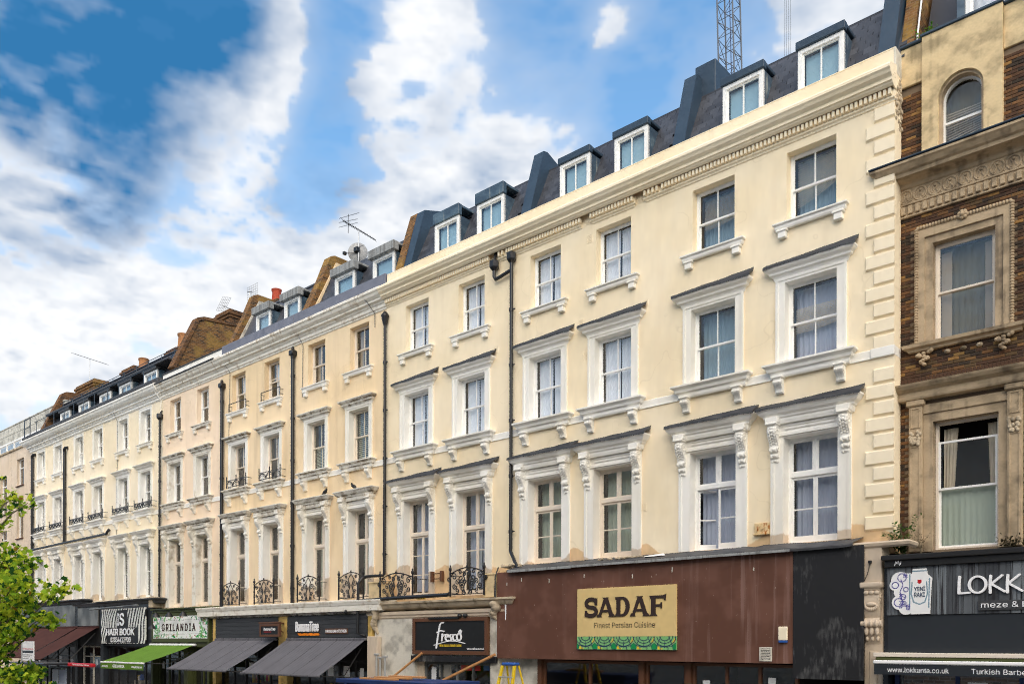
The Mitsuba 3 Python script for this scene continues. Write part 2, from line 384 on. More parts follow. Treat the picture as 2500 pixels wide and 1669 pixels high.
scene['leaf'] = {'type': 'twosided', 'bsdf': {'type': 'principled', 'base_color': {'type': 'mesh_attribute', 'name': 'vertex_color'}, 'roughness': .45, 'specular': .4}}
scene['leaf'] = {'type': 'principledthin', 'base_color': {'type': 'mesh_attribute', 'name': 'vertex_color'}, 'roughness': .45, 'diff_trans': .9, 'spec_trans': 0.0}

# ------------------------------------------------------------------ ground and street
def sheet(name, x0, x1, y0, y1, z, mat):
    put('', name, M().add([[x0, y0, z], [x1, y0, z], [x1, y1, z], [x0, y1, z]], [[0, 1, 2, 3]]), mat, kind='structure')


sheet('ground', -600, 600, -600, 600, -0.02, 'asphalt')
sheet('road', -200, 80, -21.5, -5.6, 0.0, 'asphalt')
put('', 'pavement', M().box(-200, 80, -5.6, .2, -.02, .13), 'paving', kind='structure')
put('', 'far_pavement', M().box(-200, 80, -25.5, -21.5, -.02, .13), 'paving', kind='structure')

# ------------------------------------------------------------------ facade parts
Z1T, Z2B, Z2T, Z3B, Z3T = 8.32, 10.13, 12.14, 13.60, 15.33


def wall(house, x0, x1, z0, z1, holes, mat, y=0.0, th=.4, name='wall'):
    poly = sbox(x0, z0, x1, z1)
    for h in holes:
        poly = poly.difference(h if not isinstance(h, tuple) else sbox(*h))
    return put(house, name, M().prism_xz(poly, y, y + th), mat)


def pane(parent, x0, x1, z0, z1, y):
    a, b = NR.uniform(-.004, .004, 2)
    cx, cz = (x0 + x1) / 2, (z0 + z1) / 2
    v = [[x, y + (x - cx) * a + (z - cz) * b, z] for x, z in ((x0, z0), (x1, z0), (x1, z1), (x0, z1))]
    put(parent, 'pane', M().add(v, [[0, 1, 2, 3]]), 'glass')


def frame_rect(m, x0, x1, z0, z1, y0, y1, w, wt=None, wb=None):
    wt, wb = wt or w, wb or w
    m.box(x0, x0 + w, y0, y1, z0, z1, .006); m.box(x1 - w, x1, y0, y1, z0, z1, .006)
    m.box(x0 + w - .001, x1 - w + .001, y0 + .001, y1 - .001, z1 - wt, z1 - .0005, .006); m.box(x0 + w - .001, x1 - w + .001, y0 + .001, y1 - .001, z0 + .0005, z0 + wb, .006)


def curtain(parent, x0, x1, z0, z1, y, mat, waves=9, amp=.025, name='curtain', edge=None):
    n = max(12, int(waves * 6)); ph = RNG.random() * 6
    u = np.linspace(0, 1, n)
    rows = 4; v = []
    for k in range(rows):
        q = k / (rows - 1)
        xs = x0 + (x1 - x0) * u
        if edge:  # gathered towards one side at the bottom
            xs = x0 + (x1 - x0) * u if edge == 0 else (x0 + (x1 - x0) * u * (1 - .45 * q) if edge < 0 else x1 - (x1 - x0) * (1 - u) * (1 - .45 * q))
        v.append(np.stack([xs, y + amp * np.sin(u * waves * 6.283 + ph) * (.4 + .6 * q) + amp * .4 * np.sin(u * waves * 2.3 + 2 * q), np.full(n, z1 + (z0 - z1) * q)], 1))
    f = [[k * n + i, k * n + i + 1, (k + 1) * n + i + 1, (k + 1) * n + i] for k in range(rows - 1) for i in range(n - 1)]
    put(parent, name, M().add(np.vstack(v), f), mat, smooth=True)


def slats(parent, x0, x1, z0, z1, y, mat, pitch=.05, droop=0.0, tilt=.4, low=None):
    m = M(); n = int((z1 - z0) / pitch)
    for i in range(n):
        zz = z1 - (i + .5) * pitch
        q = (i + 1) / n
        xs = np.linspace(x0, x1, 7); v = []
        for x in xs:
            t = (x - x0) / (x1 - x0)
            sag = -droop * q * math.sin(t * math.pi) - (low or 0) * q * (1 - t)
            for e in (-1, 1):
                v.append([x, y + e * pitch * .42 * math.cos(tilt + 0.6) + .004 * math.sin(40 * x + i), zz + sag + e * pitch * .45 * math.sin(tilt + .6)])
        m.add(v, [[2 * k, 2 * k + 1, 2 * k + 3, 2 * k + 2] for k in range(6)])
    put(parent, 'blind', m, mat)


def dressing(w, x0, x1, z0, z1, y, kind):
    mid = (x0 + x1) / 2; W = x1 - x0
    if kind == 'net':
        curtain(w, x0 + .02, mid - .02, z0, z1, y, 'net_white', 6); curtain(w, mid + .03, x1, z0, z1, y + .02, 'net_white', 6)
    elif kind == 'netside':
        curtain(w, x0 + W * .28, x1, z0, z1, y, 'net_white', 7)
    elif kind == 'blue':
        curtain(w, x0, x1, z0, z1, y + .1, 'drape_blue', 9)
    elif kind == 'bluepart':
        curtain(w, x0, mid, z0, z1 - .1, y + .1, 'drape_blue', 6); curtain(w, mid + .04, x1, z0, z1, y + .04, 'net_white', 5, edge=1)
    elif kind == 'bluenet':
        curtain(w, x0, x1, z0, z1, y + .12, 'drape_blue', 8); curtain(w, x0 + W * .3, mid + W * .1, z0, z1, y + .03, 'net_white', 4, edge=-1); curtain(w, mid + W * .25, x1, z0, z1, y + .03, 'net_white', 3, edge=1)
    elif kind == 'green':
        curtain(w, x0, x1, z0, z1, y + .12, 'drape_green', 8, .015)
    elif kind == 'teal':
        curtain(w, x0, x1, z0, z1, y + .15, 'drape_teal', 9)
    elif kind == 'blindteal':
        curtain(w, x0, x1, z0, z1, y + .17, 'drape_teal', 9); slats(w, x0 + .03, x1 - .02, z0 + (z1 - z0) * .52, z1 - .02, y + .05, 'blind_slat', .035, .04, low=.42)
    elif kind == 'blindblue':
        curtain(w, x0, x1, z0, z1, y + .17, 'drape_blue', 9); slats(w, x0 + .03, x1 - .02, z0 + (z1 - z0) * .45, z0 + (z1 - z0) * .74, y + .05, 'blind_slat', .035, .03, low=.1)
    elif kind == 'blinddark':
        curtain(w, x0, x1, z0, z1, y + .17, 'drape_teal', 9); slats(w, x0 + .05, x1 - .02, z0 + (z1 - z0) * .5, z1 - .12, y + .05, 'drape_tan', .035, .03, low=.12)
    elif kind == 'shutter':
        slats(w, x0, mid - .01, z0, z1, y, 'blind_mint', .075, tilt=.1); slats(w, mid + .01, x1, z0, z1, y, 'blind_mint', .075, tilt=.1)
    elif kind == 'halfshutter':
        slats(w, x0, x1, z0, z0 + (z1 - z0) * .52, y, 'blind_mint', .06, tilt=.1); curtain(w, x0 + W * .6, x1, z0, z1, y + .12, 'drape_tan', 4)
    elif kind == 'sides':
        curtain(w, x0, x0 + W * .2, z0, z1, y + .05, 'drape_tan', 3); curtain(w, x1 - W * .34, x1, z0, z1, y + .05, 'net_white', 4)
    elif kind == 'white':
        curtain(w, x0 + W * .3, x1, z0, z1, y + .03, 'net_white', 8, .012)
    elif kind == 'tan':
        curtain(w, x1 - W * .3, x1, z0, z1, y + .1, 'blind_slat', 5, .01); curtain(w, x0, x0 + W * .4, z0, z1, y + .2, 'drape_green', 4)


def sash(house, cx, w, z0, z1, dress, y=.22, mat='frame_white', label=None, bars=1, open_low=0.0, glow=None):
    x0, x1 = cx - w / 2, cx + w / 2
    m = M(); frame_rect(m, x0, x1, z0, z1, y, y + .13, .055)
    win = put(house, 'window', m, mat, label=label)
    zm = (z0 + z1) / 2
    for nm, a, b, yy in (('upper_sash', zm - .02, z1 - .04, y + .02), ('lower_sash', z0 + .04 + open_low, zm + .03 + open_low, y + .07)):
        m = M(); frame_rect(m, x0 + .045, x1 - .045, a, b, yy, yy + .045, .05, .05 if nm == 'upper_sash' else .045, .05 if nm == 'upper_sash' else .075)
        n = bars + 1; X0, X1 = x0 + .095, x1 - .095; ww = (X1 - X0) / n
        for k in range(1, n):
            m.box(X0 + k * ww - .013, X0 + k * ww + .013, yy + .004, yy + .04, a + .05, b - .044)
        put(win, nm, m, mat)
        for k in range(n):
            pane(win, X0 + k * ww + (.013 if k else 0), X0 + (k + 1) * ww - (.013 if k < n - 1 else 0), a + .05, b - .04, yy + .022)
    dressing(win, x0 + .06, x1 - .06, z0 + .05, z1 - .05, y + .2, dress)
    return win


def french(house, cx, w, z0, z1, dress, y=.30, mat='frame_cream', ztr=None, bars=(.47,), ajar=False, label=None):
    x0, x1 = cx - w / 2, cx + w / 2
    ztr = ztr or z0 + (z1 - z0) * .655
    m = M(); frame_rect(m, x0, x1, z0, z1, y, y + .12, .075, .08, .06)
    m.box(x0 + .07, x1 - .07, y - .03, y + .11, ztr - .07, ztr + .05, .01)
    m.box(cx - .04, cx + .04, y + .003, y + .1, ztr + .045, z1 - .075, .006)
    win = put(house, 'window', m, mat, label=label)
    for sx in (-1, 1):
        a, b = (x0 + .075, cx - .04) if sx < 0 else (cx + .04, x1 - .075)
        m = M(); frame_rect(m, a, b, ztr + .05, z1 - .08, y + .015, y + .06, .04)
        put(win, 'light', m, mat)
        pane(win, a + .04, b - .04, ztr + .09, z1 - .12, y + .04)
        a, b = (x0 + .075, cx - .002) if sx < 0 else (cx + .002, x1 - .075)
        m = M(); zb, zt = z0 + .06, ztr - .07
        frame_rect(m, a, b, zb, zt, y + .02, y + .065, .055, .06, .14)
        hs = [zb + (zt - zb) * t for t in bars]
        for h in hs: m.box(a + .054, b - .054, y + .025, y + .06, h - .016, h + .016)
        segs = [zb + .14] + hs + [zt - .06]
        if ajar and sx < 0:
            V, F = m.get(); ang = -.62; c, s = math.cos(ang), math.sin(ang)
            V = V - [a, y + .04, 0]; V = np.stack([V[:, 0] * c + V[:, 1] * s, -V[:, 0] * s + V[:, 1] * c, V[:, 2]], 1) + [a, y + .04, 0]
            put(win, 'door', (V, F), mat, label='casement door standing ajar')
            for q in range(len(segs) - 1):
                P = np.array([[.055, .003, segs[q]], [b - a - .055, .003, segs[q]], [b - a - .055, .003, segs[q + 1]], [.055, .003, segs[q + 1]]])
                P = np.stack([P[:, 0] * c + P[:, 1] * s + a, -P[:, 0] * s + P[:, 1] * c + y + .04, P[:, 2]], 1)
                put(win, 'pane', M().add(P, [[0, 1, 2, 3]]), 'glass')
            continue
        put(win, 'door', m, mat)
        for q in range(len(segs) - 1):
            pane(win, a + .055, b - .055, segs[q] + (.016 if q else 0), segs[q + 1] - (.016 if q < len(segs) - 2 else 0), y + .042)
    dressing(win, x0 + .07, x1 - .07, z0 + .05, z1 - .05, y + .2, dress)
    return win


SILL3 = [(0, -.16), (.10, -.16), (.12, -.12), (.12, -.06), (.17, -.035), (.17, 0), (0, .02)]
SILL2 = [(0, -.34), (.10, -.34), (.12, -.30), (.12, -.22), (.18, -.19), (.20, -.12), (.28, -.06), (.28, -.015), (0, .02)]
HOOD2 = [(0, -.30), (.03, -.30), (.05, -.24), (.07, -.20), (.13, -.17), (.14, -.12), (.22, -.07), (.25, -.03), (.25, 0), (0, .05)]
HOOD1 = [(.03, -.26), (.13, -.26), (.15, -.19), (.15, -.14), (.19, -.11), (.20, -.07), (.27, -.02), (.33, .07), (.35, .09), (.35, .125), (0, .16)]


def shift(prof, z):
    return [(a, b + z) for a, b in prof]


def bracket3(house, x, z, mat):
    m = M().box(x - .14, x + .14, -.15, .01, z - .055, z - .002, .012).box(x - .10, x + .10, -.125, .01, z - .21, z - .055, .012)
    put(house, 'sill_bracket', m, mat)


_p2 = [(0.02, 0), (-.235, 0), (-.24, -.05), (-.215, -.085), (-.235, -.11), (-.24, -.15), (-.215, -.19), (-.165, -.23), (-.12, -.28), (-.095, -.33), (-.10, -.37), (-.075, -.40), (.02, -.40)]


def console2(house, x, z, mat, w=.19):
    m = M().prism_yz([(a, b + z) for a, b in _p2], x - w / 2, x + w / 2)
    m.box(x - w / 2 - .04, x + w / 2 + .04, -.265, .01, z - .045, z - .003, .012)
    for k in (-1, 0, 1):  # reeding
        m.prism_yz([(a - .012, b + z) for a, b in _p2[4:11]] + [(-.05, z - .37), (-.05, z - .1)], x + k * .055 - .014, x + k * .055 + .014)
    for sx in (-1, 1):
        m.tube([[x + sx * (w / 2 - .005), -.16, z - .13], [x + sx * (w / 2 + .018), -.16, z - .13]], .065, 10)
    put(house, 'sill_console', m, mat, smooth=35)


_p1 = [(0, 0), (-.30, 0), (-.305, -.06), (-.28, -.08), (-.30, -.12), (-.305, -.18), (-.28, -.25), (-.235, -.31), (-.185, -.39), (-.15, -.47), (-.135, -.54), (-.155, -.58), (-.17, -.62), (-.15, -.67), (-.10, -.69), (-.085, -.72), (-.12, -.76), (-.12, -.80), (-.085, -.83), (-.06, -.86), (-.075, -.90), (-.05, -.95), (0, -.96)]


def spiral(c, r0, turns, n, axis='yz', sx=1, a0=0.0, r1=.012):
    t = np.linspace(0, 1, n); a = a0 + t * turns * 2 * math.pi; r = r0 + (r1 - r0) * t
    p = np.zeros((n, 3)); p[:, 1] = c[1] + r * np.cos(a); p[:, 2] = c[2] + r * np.sin(a); p[:, 0] = c[0]
    if axis == 'xz':
        p[:, 0] = c[0] + sx * r * np.cos(a); p[:, 1] = c[1]
    return p


def console1(house, x, z, mat, sx, w=.20, detail=True):
    m = M().prism_yz([(a + .02, b + z) for a, b in _p1], x - w / 2, x + w / 2)
    m.box(x - w / 2 - .045, x + w / 2 + .045, -.335, 0, z - .05, z - .002, .012)
    if detail:
        for s in (-1, 1):
            X = x + s * (w / 2 + .004)
            m.tube(spiral((X, -.17, z - .20), .115, 1.6, 26, a0=1.2), .017, 5)
            m.tube(spiral((X, -.10, z - .62), .065, 1.3, 16, a0=3.0), .014, 5)
            m.tube([[X, -.26, z - .27], [X, -.2, z - .38], [X, -.13, z - .47], [X, -.11, z - .56]], .014, 5)
        for k, (y, zz, r) in enumerate([(-.305, -.13, .045), (-.30, -.20, .05), (-.265, -.27, .05), (-.225, -.335, .045), (-.185, -.40, .04), (-.16, -.47, .033), (-.155, -.63, .05), (-.12, -.78, .042), (-.075, -.90, .033)]):
            m.ball((x, y + .02, z + zz), (r * 1.25, r * .6, r * .95), 1)
            for s in (-1, 1):
                m.ball((x + s * .062, y + .03, z + zz - .02), (r * .75, r * .6, r * 1.2), 1)
    put(house, 'console', m, mat, smooth=40)


def flashing(house, x0, x1, d, z, mat='flashing'):
    """lead sheet dressed over a hood: it rises to the wall and its edge laps the nosing unevenly"""
    n = 9; xs = np.linspace(x0 - d + .01, x1 + d + .02, n); v = []
    for i, x in enumerate(xs):
        j = RNG.uniform(-.012, .012); e = RNG.uniform(-.01, .012)
        q = .02 if i in (0, n - 1) else 0
        v += [[x, .004, z + .17 + j + .10 * i / n], [x, -.05, z + .12 + j], [x, -d - .015, z + .03 + e], [x, -d - .022, z - .03 + e - q]]
    f = [[4 * i + k, 4 * i + k + 1, 4 * i + k + 5, 4 * i + k + 4] for i in range(n - 1) for k in range(3)]
    f += [[0, 1, 2, 3], [4 * (n - 1), 4 * (n - 1) + 1, 4 * (n - 1) + 2, 4 * (n - 1) + 3]]
    put(house, 'hood_flashing', M().add(v, f), mat)


def architrave(house, cx, wo, wi, z0, zt_in, zt_out, mat, d=.05, name='window_surround', rd=.22):
    """raised surround with a fillet on its outer edge"""
    m = M()
    out = Polygon([(cx - wo / 2, z0), (cx - wo / 2, zt_out), (cx + wo / 2, zt_out), (cx + wo / 2, z0), (cx + wi / 2, z0), (cx + wi / 2, zt_in), (cx - wi / 2, zt_in), (cx - wi / 2, z0)])
    m.prism_xz(out, -d * .55, .002)
    g = (wo - wi) / 2
    rim = Polygon([(cx - wo / 2, z0), (cx - wo / 2, zt_out), (cx + wo / 2, zt_out), (cx + wo / 2, z0), (cx + wo / 2 - g * .28, z0), (cx + wo / 2 - g * .28, zt_out - g * .28), (cx - wo / 2 + g * .28, zt_out - g * .28), (cx - wo / 2 + g * .28, z0)])
    m.prism_xz(rim, -d, -d * .5)
    # splayed lining of the reveal in the same paint
    for s in (-1, 1):
        xe = cx + s * wi / 2
        m.box(min(xe, xe - s * .006), max(xe, xe - s * .006), -d * .5, rd, z0, zt_in)
    m.box(cx - wi / 2 + .006, cx + wi / 2 - .006, -d * .5, rd, zt_in - .006, zt_in)
    put(house, name, m, mat)


def third_floor(h, cx, w, trim, dress, framed=None, fm='frame_white', open_low=0.0, bars=1):
    z = Z3B
    if framed:
        architrave(h, cx, framed, w, Z3B + .02, Z3T, Z3T + .16, trim, .045)
    sash(h, cx, w, Z3B, Z3T, dress, mat=fm, open_low=open_low, bars=bars)
    put(h, 'window_sill', M().molding(shift(SILL3, z - .0), cx - w / 2 - .14, cx + w / 2 + .14).box(cx - w / 2, cx + w / 2, 0, .25, z - .05, z + .012), trim)
    for s in (-1, 1): bracket3(h, cx + s * (w / 2 + .08), z - .16, trim)


def second_floor(h, cx, w, wo, trim, dress, lead=True, fm='frame_white', rough='grimy_paint', bars=1, fl='flashing'):
    architrave(h, cx, wo, w, Z2B + .01, Z2T, Z2T + .12, trim)
    sash(h, cx, w, Z2B, Z2T, dress, mat=fm, bars=bars)
    put(h, 'window_sill', M().molding(shift(SILL2, Z2B), cx - wo / 2 + .02, cx + wo / 2 - .02).box(cx - w / 2, cx + w / 2, 0, .25, Z2B - .05, Z2B + .012), trim if lead else rough)
    for s in (-1, 1): console2(h, cx + s * (wo / 2 - .12), Z2B - .33, trim)
    put(h, 'window_hood', M().molding(shift(HOOD2, 12.52), cx - wo / 2 + .0, cx + wo / 2 - .0), trim if lead else rough)
    if lead: flashing(h, cx - wo / 2, cx + wo / 2, .25, 12.53)


def first_floor(h, cx, w, wo, trim, z0, lead=True, rough='grimy_paint', detail=True):
    zt = Z1T
    architrave(h, cx, wo, w, z0, zt, zt + .46, trim, .045, rd=.335)
    m = M().molding([(0.045, zt + .02), (.07, zt + .03), (.07, zt + .10), (.05, zt + .12)], cx - w / 2 - .02, cx + w / 2 + .02)
    for k in range(3):
        m.box(cx - w / 2 + .05, cx + w / 2 - .05, -.052, -.02, zt + .17 + k * .075, zt + .225 + k * .075, .01)
    put(h, 'frieze', m, trim)
    hd = M().molding(shift(HOOD1, 8.90), cx - wo / 2 + .07, cx + wo / 2 - .07)
    for s in (-1, 1):  # blocks breaking forward over the consoles
        xx = cx + s * (wo / 2 - .12)
        hd.box(xx - .16, xx + .16, -.30, -.02, 8.66, 8.80, .012)
    put(h, 'window_hood', hd, trim if lead else rough)
    for s in (-1, 1): console1(h, cx + s * (wo / 2 - .12), 8.66, trim, s, detail=detail)
    if lead: flashing(h, cx - wo / 2 + .07, cx + wo / 2 - .07, .35, 9.015)


CREAM_CORN = [(0, 16.34), (.40, 16.22), (.47, 16.15), (.47, 16.09), (.43, 16.05), (.40, 16.00), (.33, 15.955), (.31, 15.94), (.31, 15.875), (.27, 15.86), (.25, 15.83), (.20, 15.80), (.185, 15.795)]
CREAM_LOW = [(.07, 15.80), (.07, 15.645), (.085, 15.635), (.085, 15.60), (.04, 15.575), (.03, 15.54), (0, 15.53)]
BEIGE_CORN = [(0, 16.3), (.42, 16.22), (.45, 16.18), (.45, 16.11), (.40, 16.07), (.36, 15.98), (.27, 15.91), (.25, 15.90), (.25, 15.83), (.15, 15.79), (.13, 15.74), (.09, 15.72), (.09, 15.60), (.05, 15.58), (.04, 15.52), (0, 15.50)]
PALE_CORN = [(0, 16.4), (.50, 16.30), (.55, 16.24), (.55, 16.17), (.50, 16.12), (.47, 16.04), (.38, 15.94), (.26, 15.88), (.24, 15.86), (.24, 15.79), (.15, 15.76), (.13, 15.70), (.08, 15.67), (.08, 15.58), (.04, 15.55), (0, 15.52)]


def shell(h, x0, x1, zlow=4.7, ztop=16.5):
    """the rooms behind the front: floors, back wall and party walls that close the house"""
    m = M()
    m.box(x0 + .02, x1 - .02, 1.35, 1.5, zlow, ztop)
    for z in (5.05, 9.45, 12.95, 16.0): m.box(x0 + .16, x1 - .16, .402, 1.349, z - .12, z)
    for x in (x0 + .02, x1 - .14): m.box(x, x + .12, .402, 1.349, zlow, ztop)
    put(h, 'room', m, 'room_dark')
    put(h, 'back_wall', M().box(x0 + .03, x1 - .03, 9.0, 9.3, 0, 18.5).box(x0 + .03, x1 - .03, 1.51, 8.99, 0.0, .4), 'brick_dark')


def downpipe(h, x, z0, z1, hopper='box', r=.055, y=-.13, foot=None, clips=3.2, label=None):
    m = M()
    m.tube([[x, y, z0], [x, y, z1]], r, 10)
    z = z0 + .6
    while z < z1 - .3:
        m.tube([[x, y, z - .05], [x, y, z + .05]], r + .018, 10); m.box(x - .01, x + .16, y - .02, y + .02, z - .014, z + .014)
        z += clips * .55
    if hopper == 'box':
        m.box(x - .14, x + .14, y - .13, y + .13, z1 - .02, z1 + .2, .03).tube([[x, y, z1 - .16], [x, y, z1]], [r, .1], 10)
        m.ball((x, y, z1 + .27), (.07, .07, .1), 1)
    elif hopper == 'hex':
        m.lathe([(0, -.06), (.07, -.06), (.15, .02), (.16, .06), (.16, .24), (.15, .24), (.14, .1), (0, .1)], x, y, z1, 6)
        m.tube([[x, y + .02, z1 + .1], [x, y + .06, z1 + .35], [x, y + .14, z1 + .42]], .05, 8)
    elif hopper == 'cast':
        m.lathe([(0, 0), (.06, 0), (.1, .12), (.13, .3), (.15, .33), (.15, .38), (.12, .42), (.06, .5), (0, .55)], x, y, z1 - .1, 8)
    elif hopper == 'bend':
        m.tube([[x, y, z1 - .02], [x + .03, y - .02, z1 + .12], [x + .13, y, z1 + .2], [x + .25, y + .1, z1 + .22]], r + .01, 8)
    if foot: m.tube(foot, r, 10)
    return put(h, 'drainpipe', m, 'black_pipe', smooth=40, label=label)


# ------------------------------------------------------------------ iron railings


def scroll(cx, y, cz, r, sx, a0, turns=1.4):
    return spiral((cx, y, cz), r, turns, 20, 'xz', sx, a0)


def basket(h, cx, w, z0, z1, y, fancy=True, label=None):
    """bowed wrought-iron balcony front with scrollwork, two posts with finials"""
    m = M(); r = .021 if fancy else .019
    x0, x1 = cx - w / 2, cx + w / 2
    H = z1 - z0; top = lambda t: z0 + H * (.80 + .20 * math.sin(math.pi * t))
    ts = np.linspace(0, 1, 13)
    m.tube([[x0 + w * t, y, top(t)] for t in ts], .022, 6)
    m.tube([[x0, y, z0 + .06], [x1, y, z0 + .06]], .014, 6)
    for s, x in ((-1, x0), (1, x1)):
        m.box(x - .022, x + .022, y - .022, y + .022, z0, z0 + H * .82)
        m.lathe([(.02, 0), (.045, .03), (.02, .06), (.05, .11), (.055, .16), (.02, .22), (.03, .25), (.0, .30)], x, y, z0 + H * .82, 8)
        m.tube([[x, y, z0 + .1], [x, .02, z0 + .1]], .014, 6); m.tube([[x, y, z0 + H * .75], [x, .02, z0 + H * .75]], .014, 6)
    m.ball((cx, y, z1 + .03), .035); m.ball((cx, y, z1 + .08), .022)
    for s in (-1, 1):
        for (fx, fz, rr, a0, tn) in ((.12, .70, .13, 0, 1.5), (.13, .36, .11, 3.1, 1.4), (.33, .62, .15, 2.8, 1.5), (.36, .28, .12, .3, 1.5), (.40, .14, .09, 3.1, 1.3), (.30, .84, .08, .5, 1.2)):
            m.tube(scroll(cx + s * w * (.5 - fx), y, z0 + H * fz, rr * (1 if fancy else .85), s, a0, tn), r, 5)
        m.tube([[cx + s * w * .04, y, z0 + .06], [cx + s * w * .10, y, z0 + H * .3], [cx + s * w * .03, y, z0 + H * .52], [cx + s * w * .12, y, z0 + H * .75], [cx, y, z0 + H * .95]], r, 5)
        for (fx, fz, rr, a0, tn) in ((.22, .50, .09, 1.2, 1.3), (.21, .20, .09, 4.2, 1.3), (.44, .48, .07, .8, 1.2)):
            m.tube(scroll(cx + s * w * (.5 - fx), y, z0 + H * fz, rr, -s, a0, tn), r * .85, 5)
        if fancy:
            m.tube(scroll(x0 - .06 if s < 0 else x1 + .06, y, z0 + H * .62, .10, s, 2.0, 1.6), r, 5)
            m.tube(scroll(cx + s * w * .16, y, z0 + H * .45, .12, -s, 1.0, 1.7), r, 5)
            m.tube(scroll(cx + s * w * .08, y, z0 + H * .78, .085, s, 0.5, 1.5), r, 5)
    return put(h, 'balcony_railing', m, 'black_iron', label=label)


def lace(h, cx, w, z0, z1, y, gothic=False):
    m = M(); x0, x1 = cx - w / 2, cx + w / 2; H = z1 - z0
    for z in (z0 + .04, z1 - .03): m.box(x0, x1, y - .012, y + .012, z - .014, z + .014)
    for s in (x0, x1):
        m.box(min(s, s), s + .012, y, .0, z1 - .045, z1 - .017); m.box(s, s + .012, y, .0, z0 + .03, z0 + .055)
    n = 3 if gothic else 4
    for k in range(n):
        a, b = x0 + w * k / n, x0 + w * (k + 1) / n; c = (a + b) / 2
        t = np.linspace(0, math.pi, 9)
        m.tube([[c + (b - a) / 2 * math.cos(q), y, z0 + .05 + (H - .12) * math.sin(q)] for q in t], .022, 5)
        if not gothic:
            m.tube([[a, y, z1 - .05], [c, y, z0 + .05], [b, y, z1 - .05]], .022, 5)
            for q in (.25, .75): m.ball((a + (b - a) * q, y, z0 + H * .62), (.06, .02, .08), 1)
            m.ball((c, y, z0 + H * .30), (.07, .02, .07), 1)
        else:
            for q in np.linspace(.5, 2.6, 6): m.ball((c + (b - a) / 2.5 * math.cos(q), y, z0 + .03 + (H - .18) * math.sin(q)), .022, 0)
    for k in range(3):
        x = x0 + .02 + (w - .04) * k / 2
        m.tube([[x, y, z0], [x, y, z1 + .10]], .02, 6).ball((x, y, z1 + .13), (.028, .028, .05), 1).ball((x, y, z1 + .03), .028, 1)
    return put(h, 'window_guard', m, 'black_iron')


# ------------------------------------------------------------------ roofs
SL0, SL1 = np.array([.42, 16.70]), np.array([1.30, 18.60])
SLEN = float(np.linalg.norm(SL1 - SL0)); SDIR = (SL1 - SL0) / SLEN; SNRM = np.array([-SDIR[1], SDIR[0]])
SLATE = mikit.ply(M().box(-.143, .143, -.022, 0, 0, .30).get())


def slates(h, x0, x1, skip, t0=.0, yoff=0.0, zoff=0.0, length=None, exposure_=.205, wmax=.30):
    rows = int((length or SLEN) / exposure_)
    for r in range(rows):
        x = x0 + (r % 2) * .15
        while x < x1 - .05:
            xc = x + .15; s = r * exposure_
            if not any(a + .16 < xc < b - .16 and s < lim for a, b, lim in skip) and s >= t0:
                y, z = SL0 + SDIR * s + SNRM * .028
                ang = math.degrees(math.atan2(SDIR[0], SDIR[1])) - .9
                j = RNG.uniform(-.006, .006)
                mx = T().translate([xc, y + yoff + j * .3, z + zoff + j]).rotate([1, 0, 0], -ang).rotate([0, 1, 0], RNG.uniform(-.5, .5))
                reuse(h, 'slate', SLATE, f'slate_{RNG.choice([0, 0, 1, 2, 3])}', mx)
            x += .30


def mansard(h, x0, x1, mat='slate_0', top=18.6):
    m = M(); 
    m.prism_yz([(SL0[0], SL0[1]), (SL1[0], SL1[1]), (9.0, SL1[1] + .1), (9.0, 16.6), (.42, 16.6)], x0, x1)
    m.box(x0, x1, SL1[0] - .06, SL1[0] + .12, SL1[1] - .02, SL1[1] + .07, .02)
    put(h, 'roof', m, mat)


def dormer(h, cx, w, zf, zt, y=.40, fas='lead', cheek='lead', frame='frame_white', over=.04, dress='net', back=None, glassbars=1, zb=16.72):
    x0, x1 = cx - w / 2, cx + w / 2
    yb = back or 1.25
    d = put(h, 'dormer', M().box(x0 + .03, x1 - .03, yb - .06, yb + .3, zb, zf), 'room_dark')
    put(d, 'fascia', M().box(x0 - over, x1 + over, y - over - .02, y + .12, zf, zt, .012), fas)
    put(d, 'dormer_roof', M().box(x0 - over + .004, x1 + over - .004, y + .12, yb + .35, zt - .10, zt - .012, .012), fas)
    for s in (-1, 1):
        xx = x0 if s < 0 else x1
        put(d, 'cheek', M().box(min(xx, xx - s * .06), max(xx, xx - s * .06), y + .05, yb + .3, zb, zf + .002, .006), cheek)
    m = M(); frame_rect(m, x0, x1, zb, zf - .002, y, y + .12, .11, .11, .1)
    frame_rect(m, x0 + .105, x1 - .105, zb + .1, zf - .108, y + .045, y + .10, .04)
    a, b = x0 + .14, x1 - .14; k = glassbars + 1
    for i in range(1, k):
        q = a + (b - a) * i / k; m.box(q - .014, q + .014, y + .05, y + .095, zb + .14, zf - .145)
    put(d, 'frame', m, frame)
    for i in range(k): pane(d, a + (b - a) * i / k, a + (b - a) * (i + 1) / k, zb + .14, zf - .145, y + .075)
    if dress == 'flat':
        put(d, 'blind', M().box(a, b, y + .19, y + .2, zb + .1, zf - .15), 'blind_sky')
    elif dress == 'net':
        curtain(d, a - .03, b + .03, zb + .05, zf - .14, y + .25, 'net_white', 8, .012)
    return d


def party(h, x0, x1, pts, mat, side=None, name='party_wall'):
    return put(h, name, M().prism_yz(Polygon(pts), x0, x1), mat, label=side)


def dentils(h, x0, x1, z0, z1, d0, d1, mat, pitch=.105, w=.062):
    m = M(); n = int((x1 - x0) / pitch)
    for i in range(n):
        x = x0 + (i + .5) * (x1 - x0) / n
        m.box(x - w / 2, x + w / 2, -d1, -d0, z0, z1)
    put(h, 'dentil', m, mat, kind='stuff')


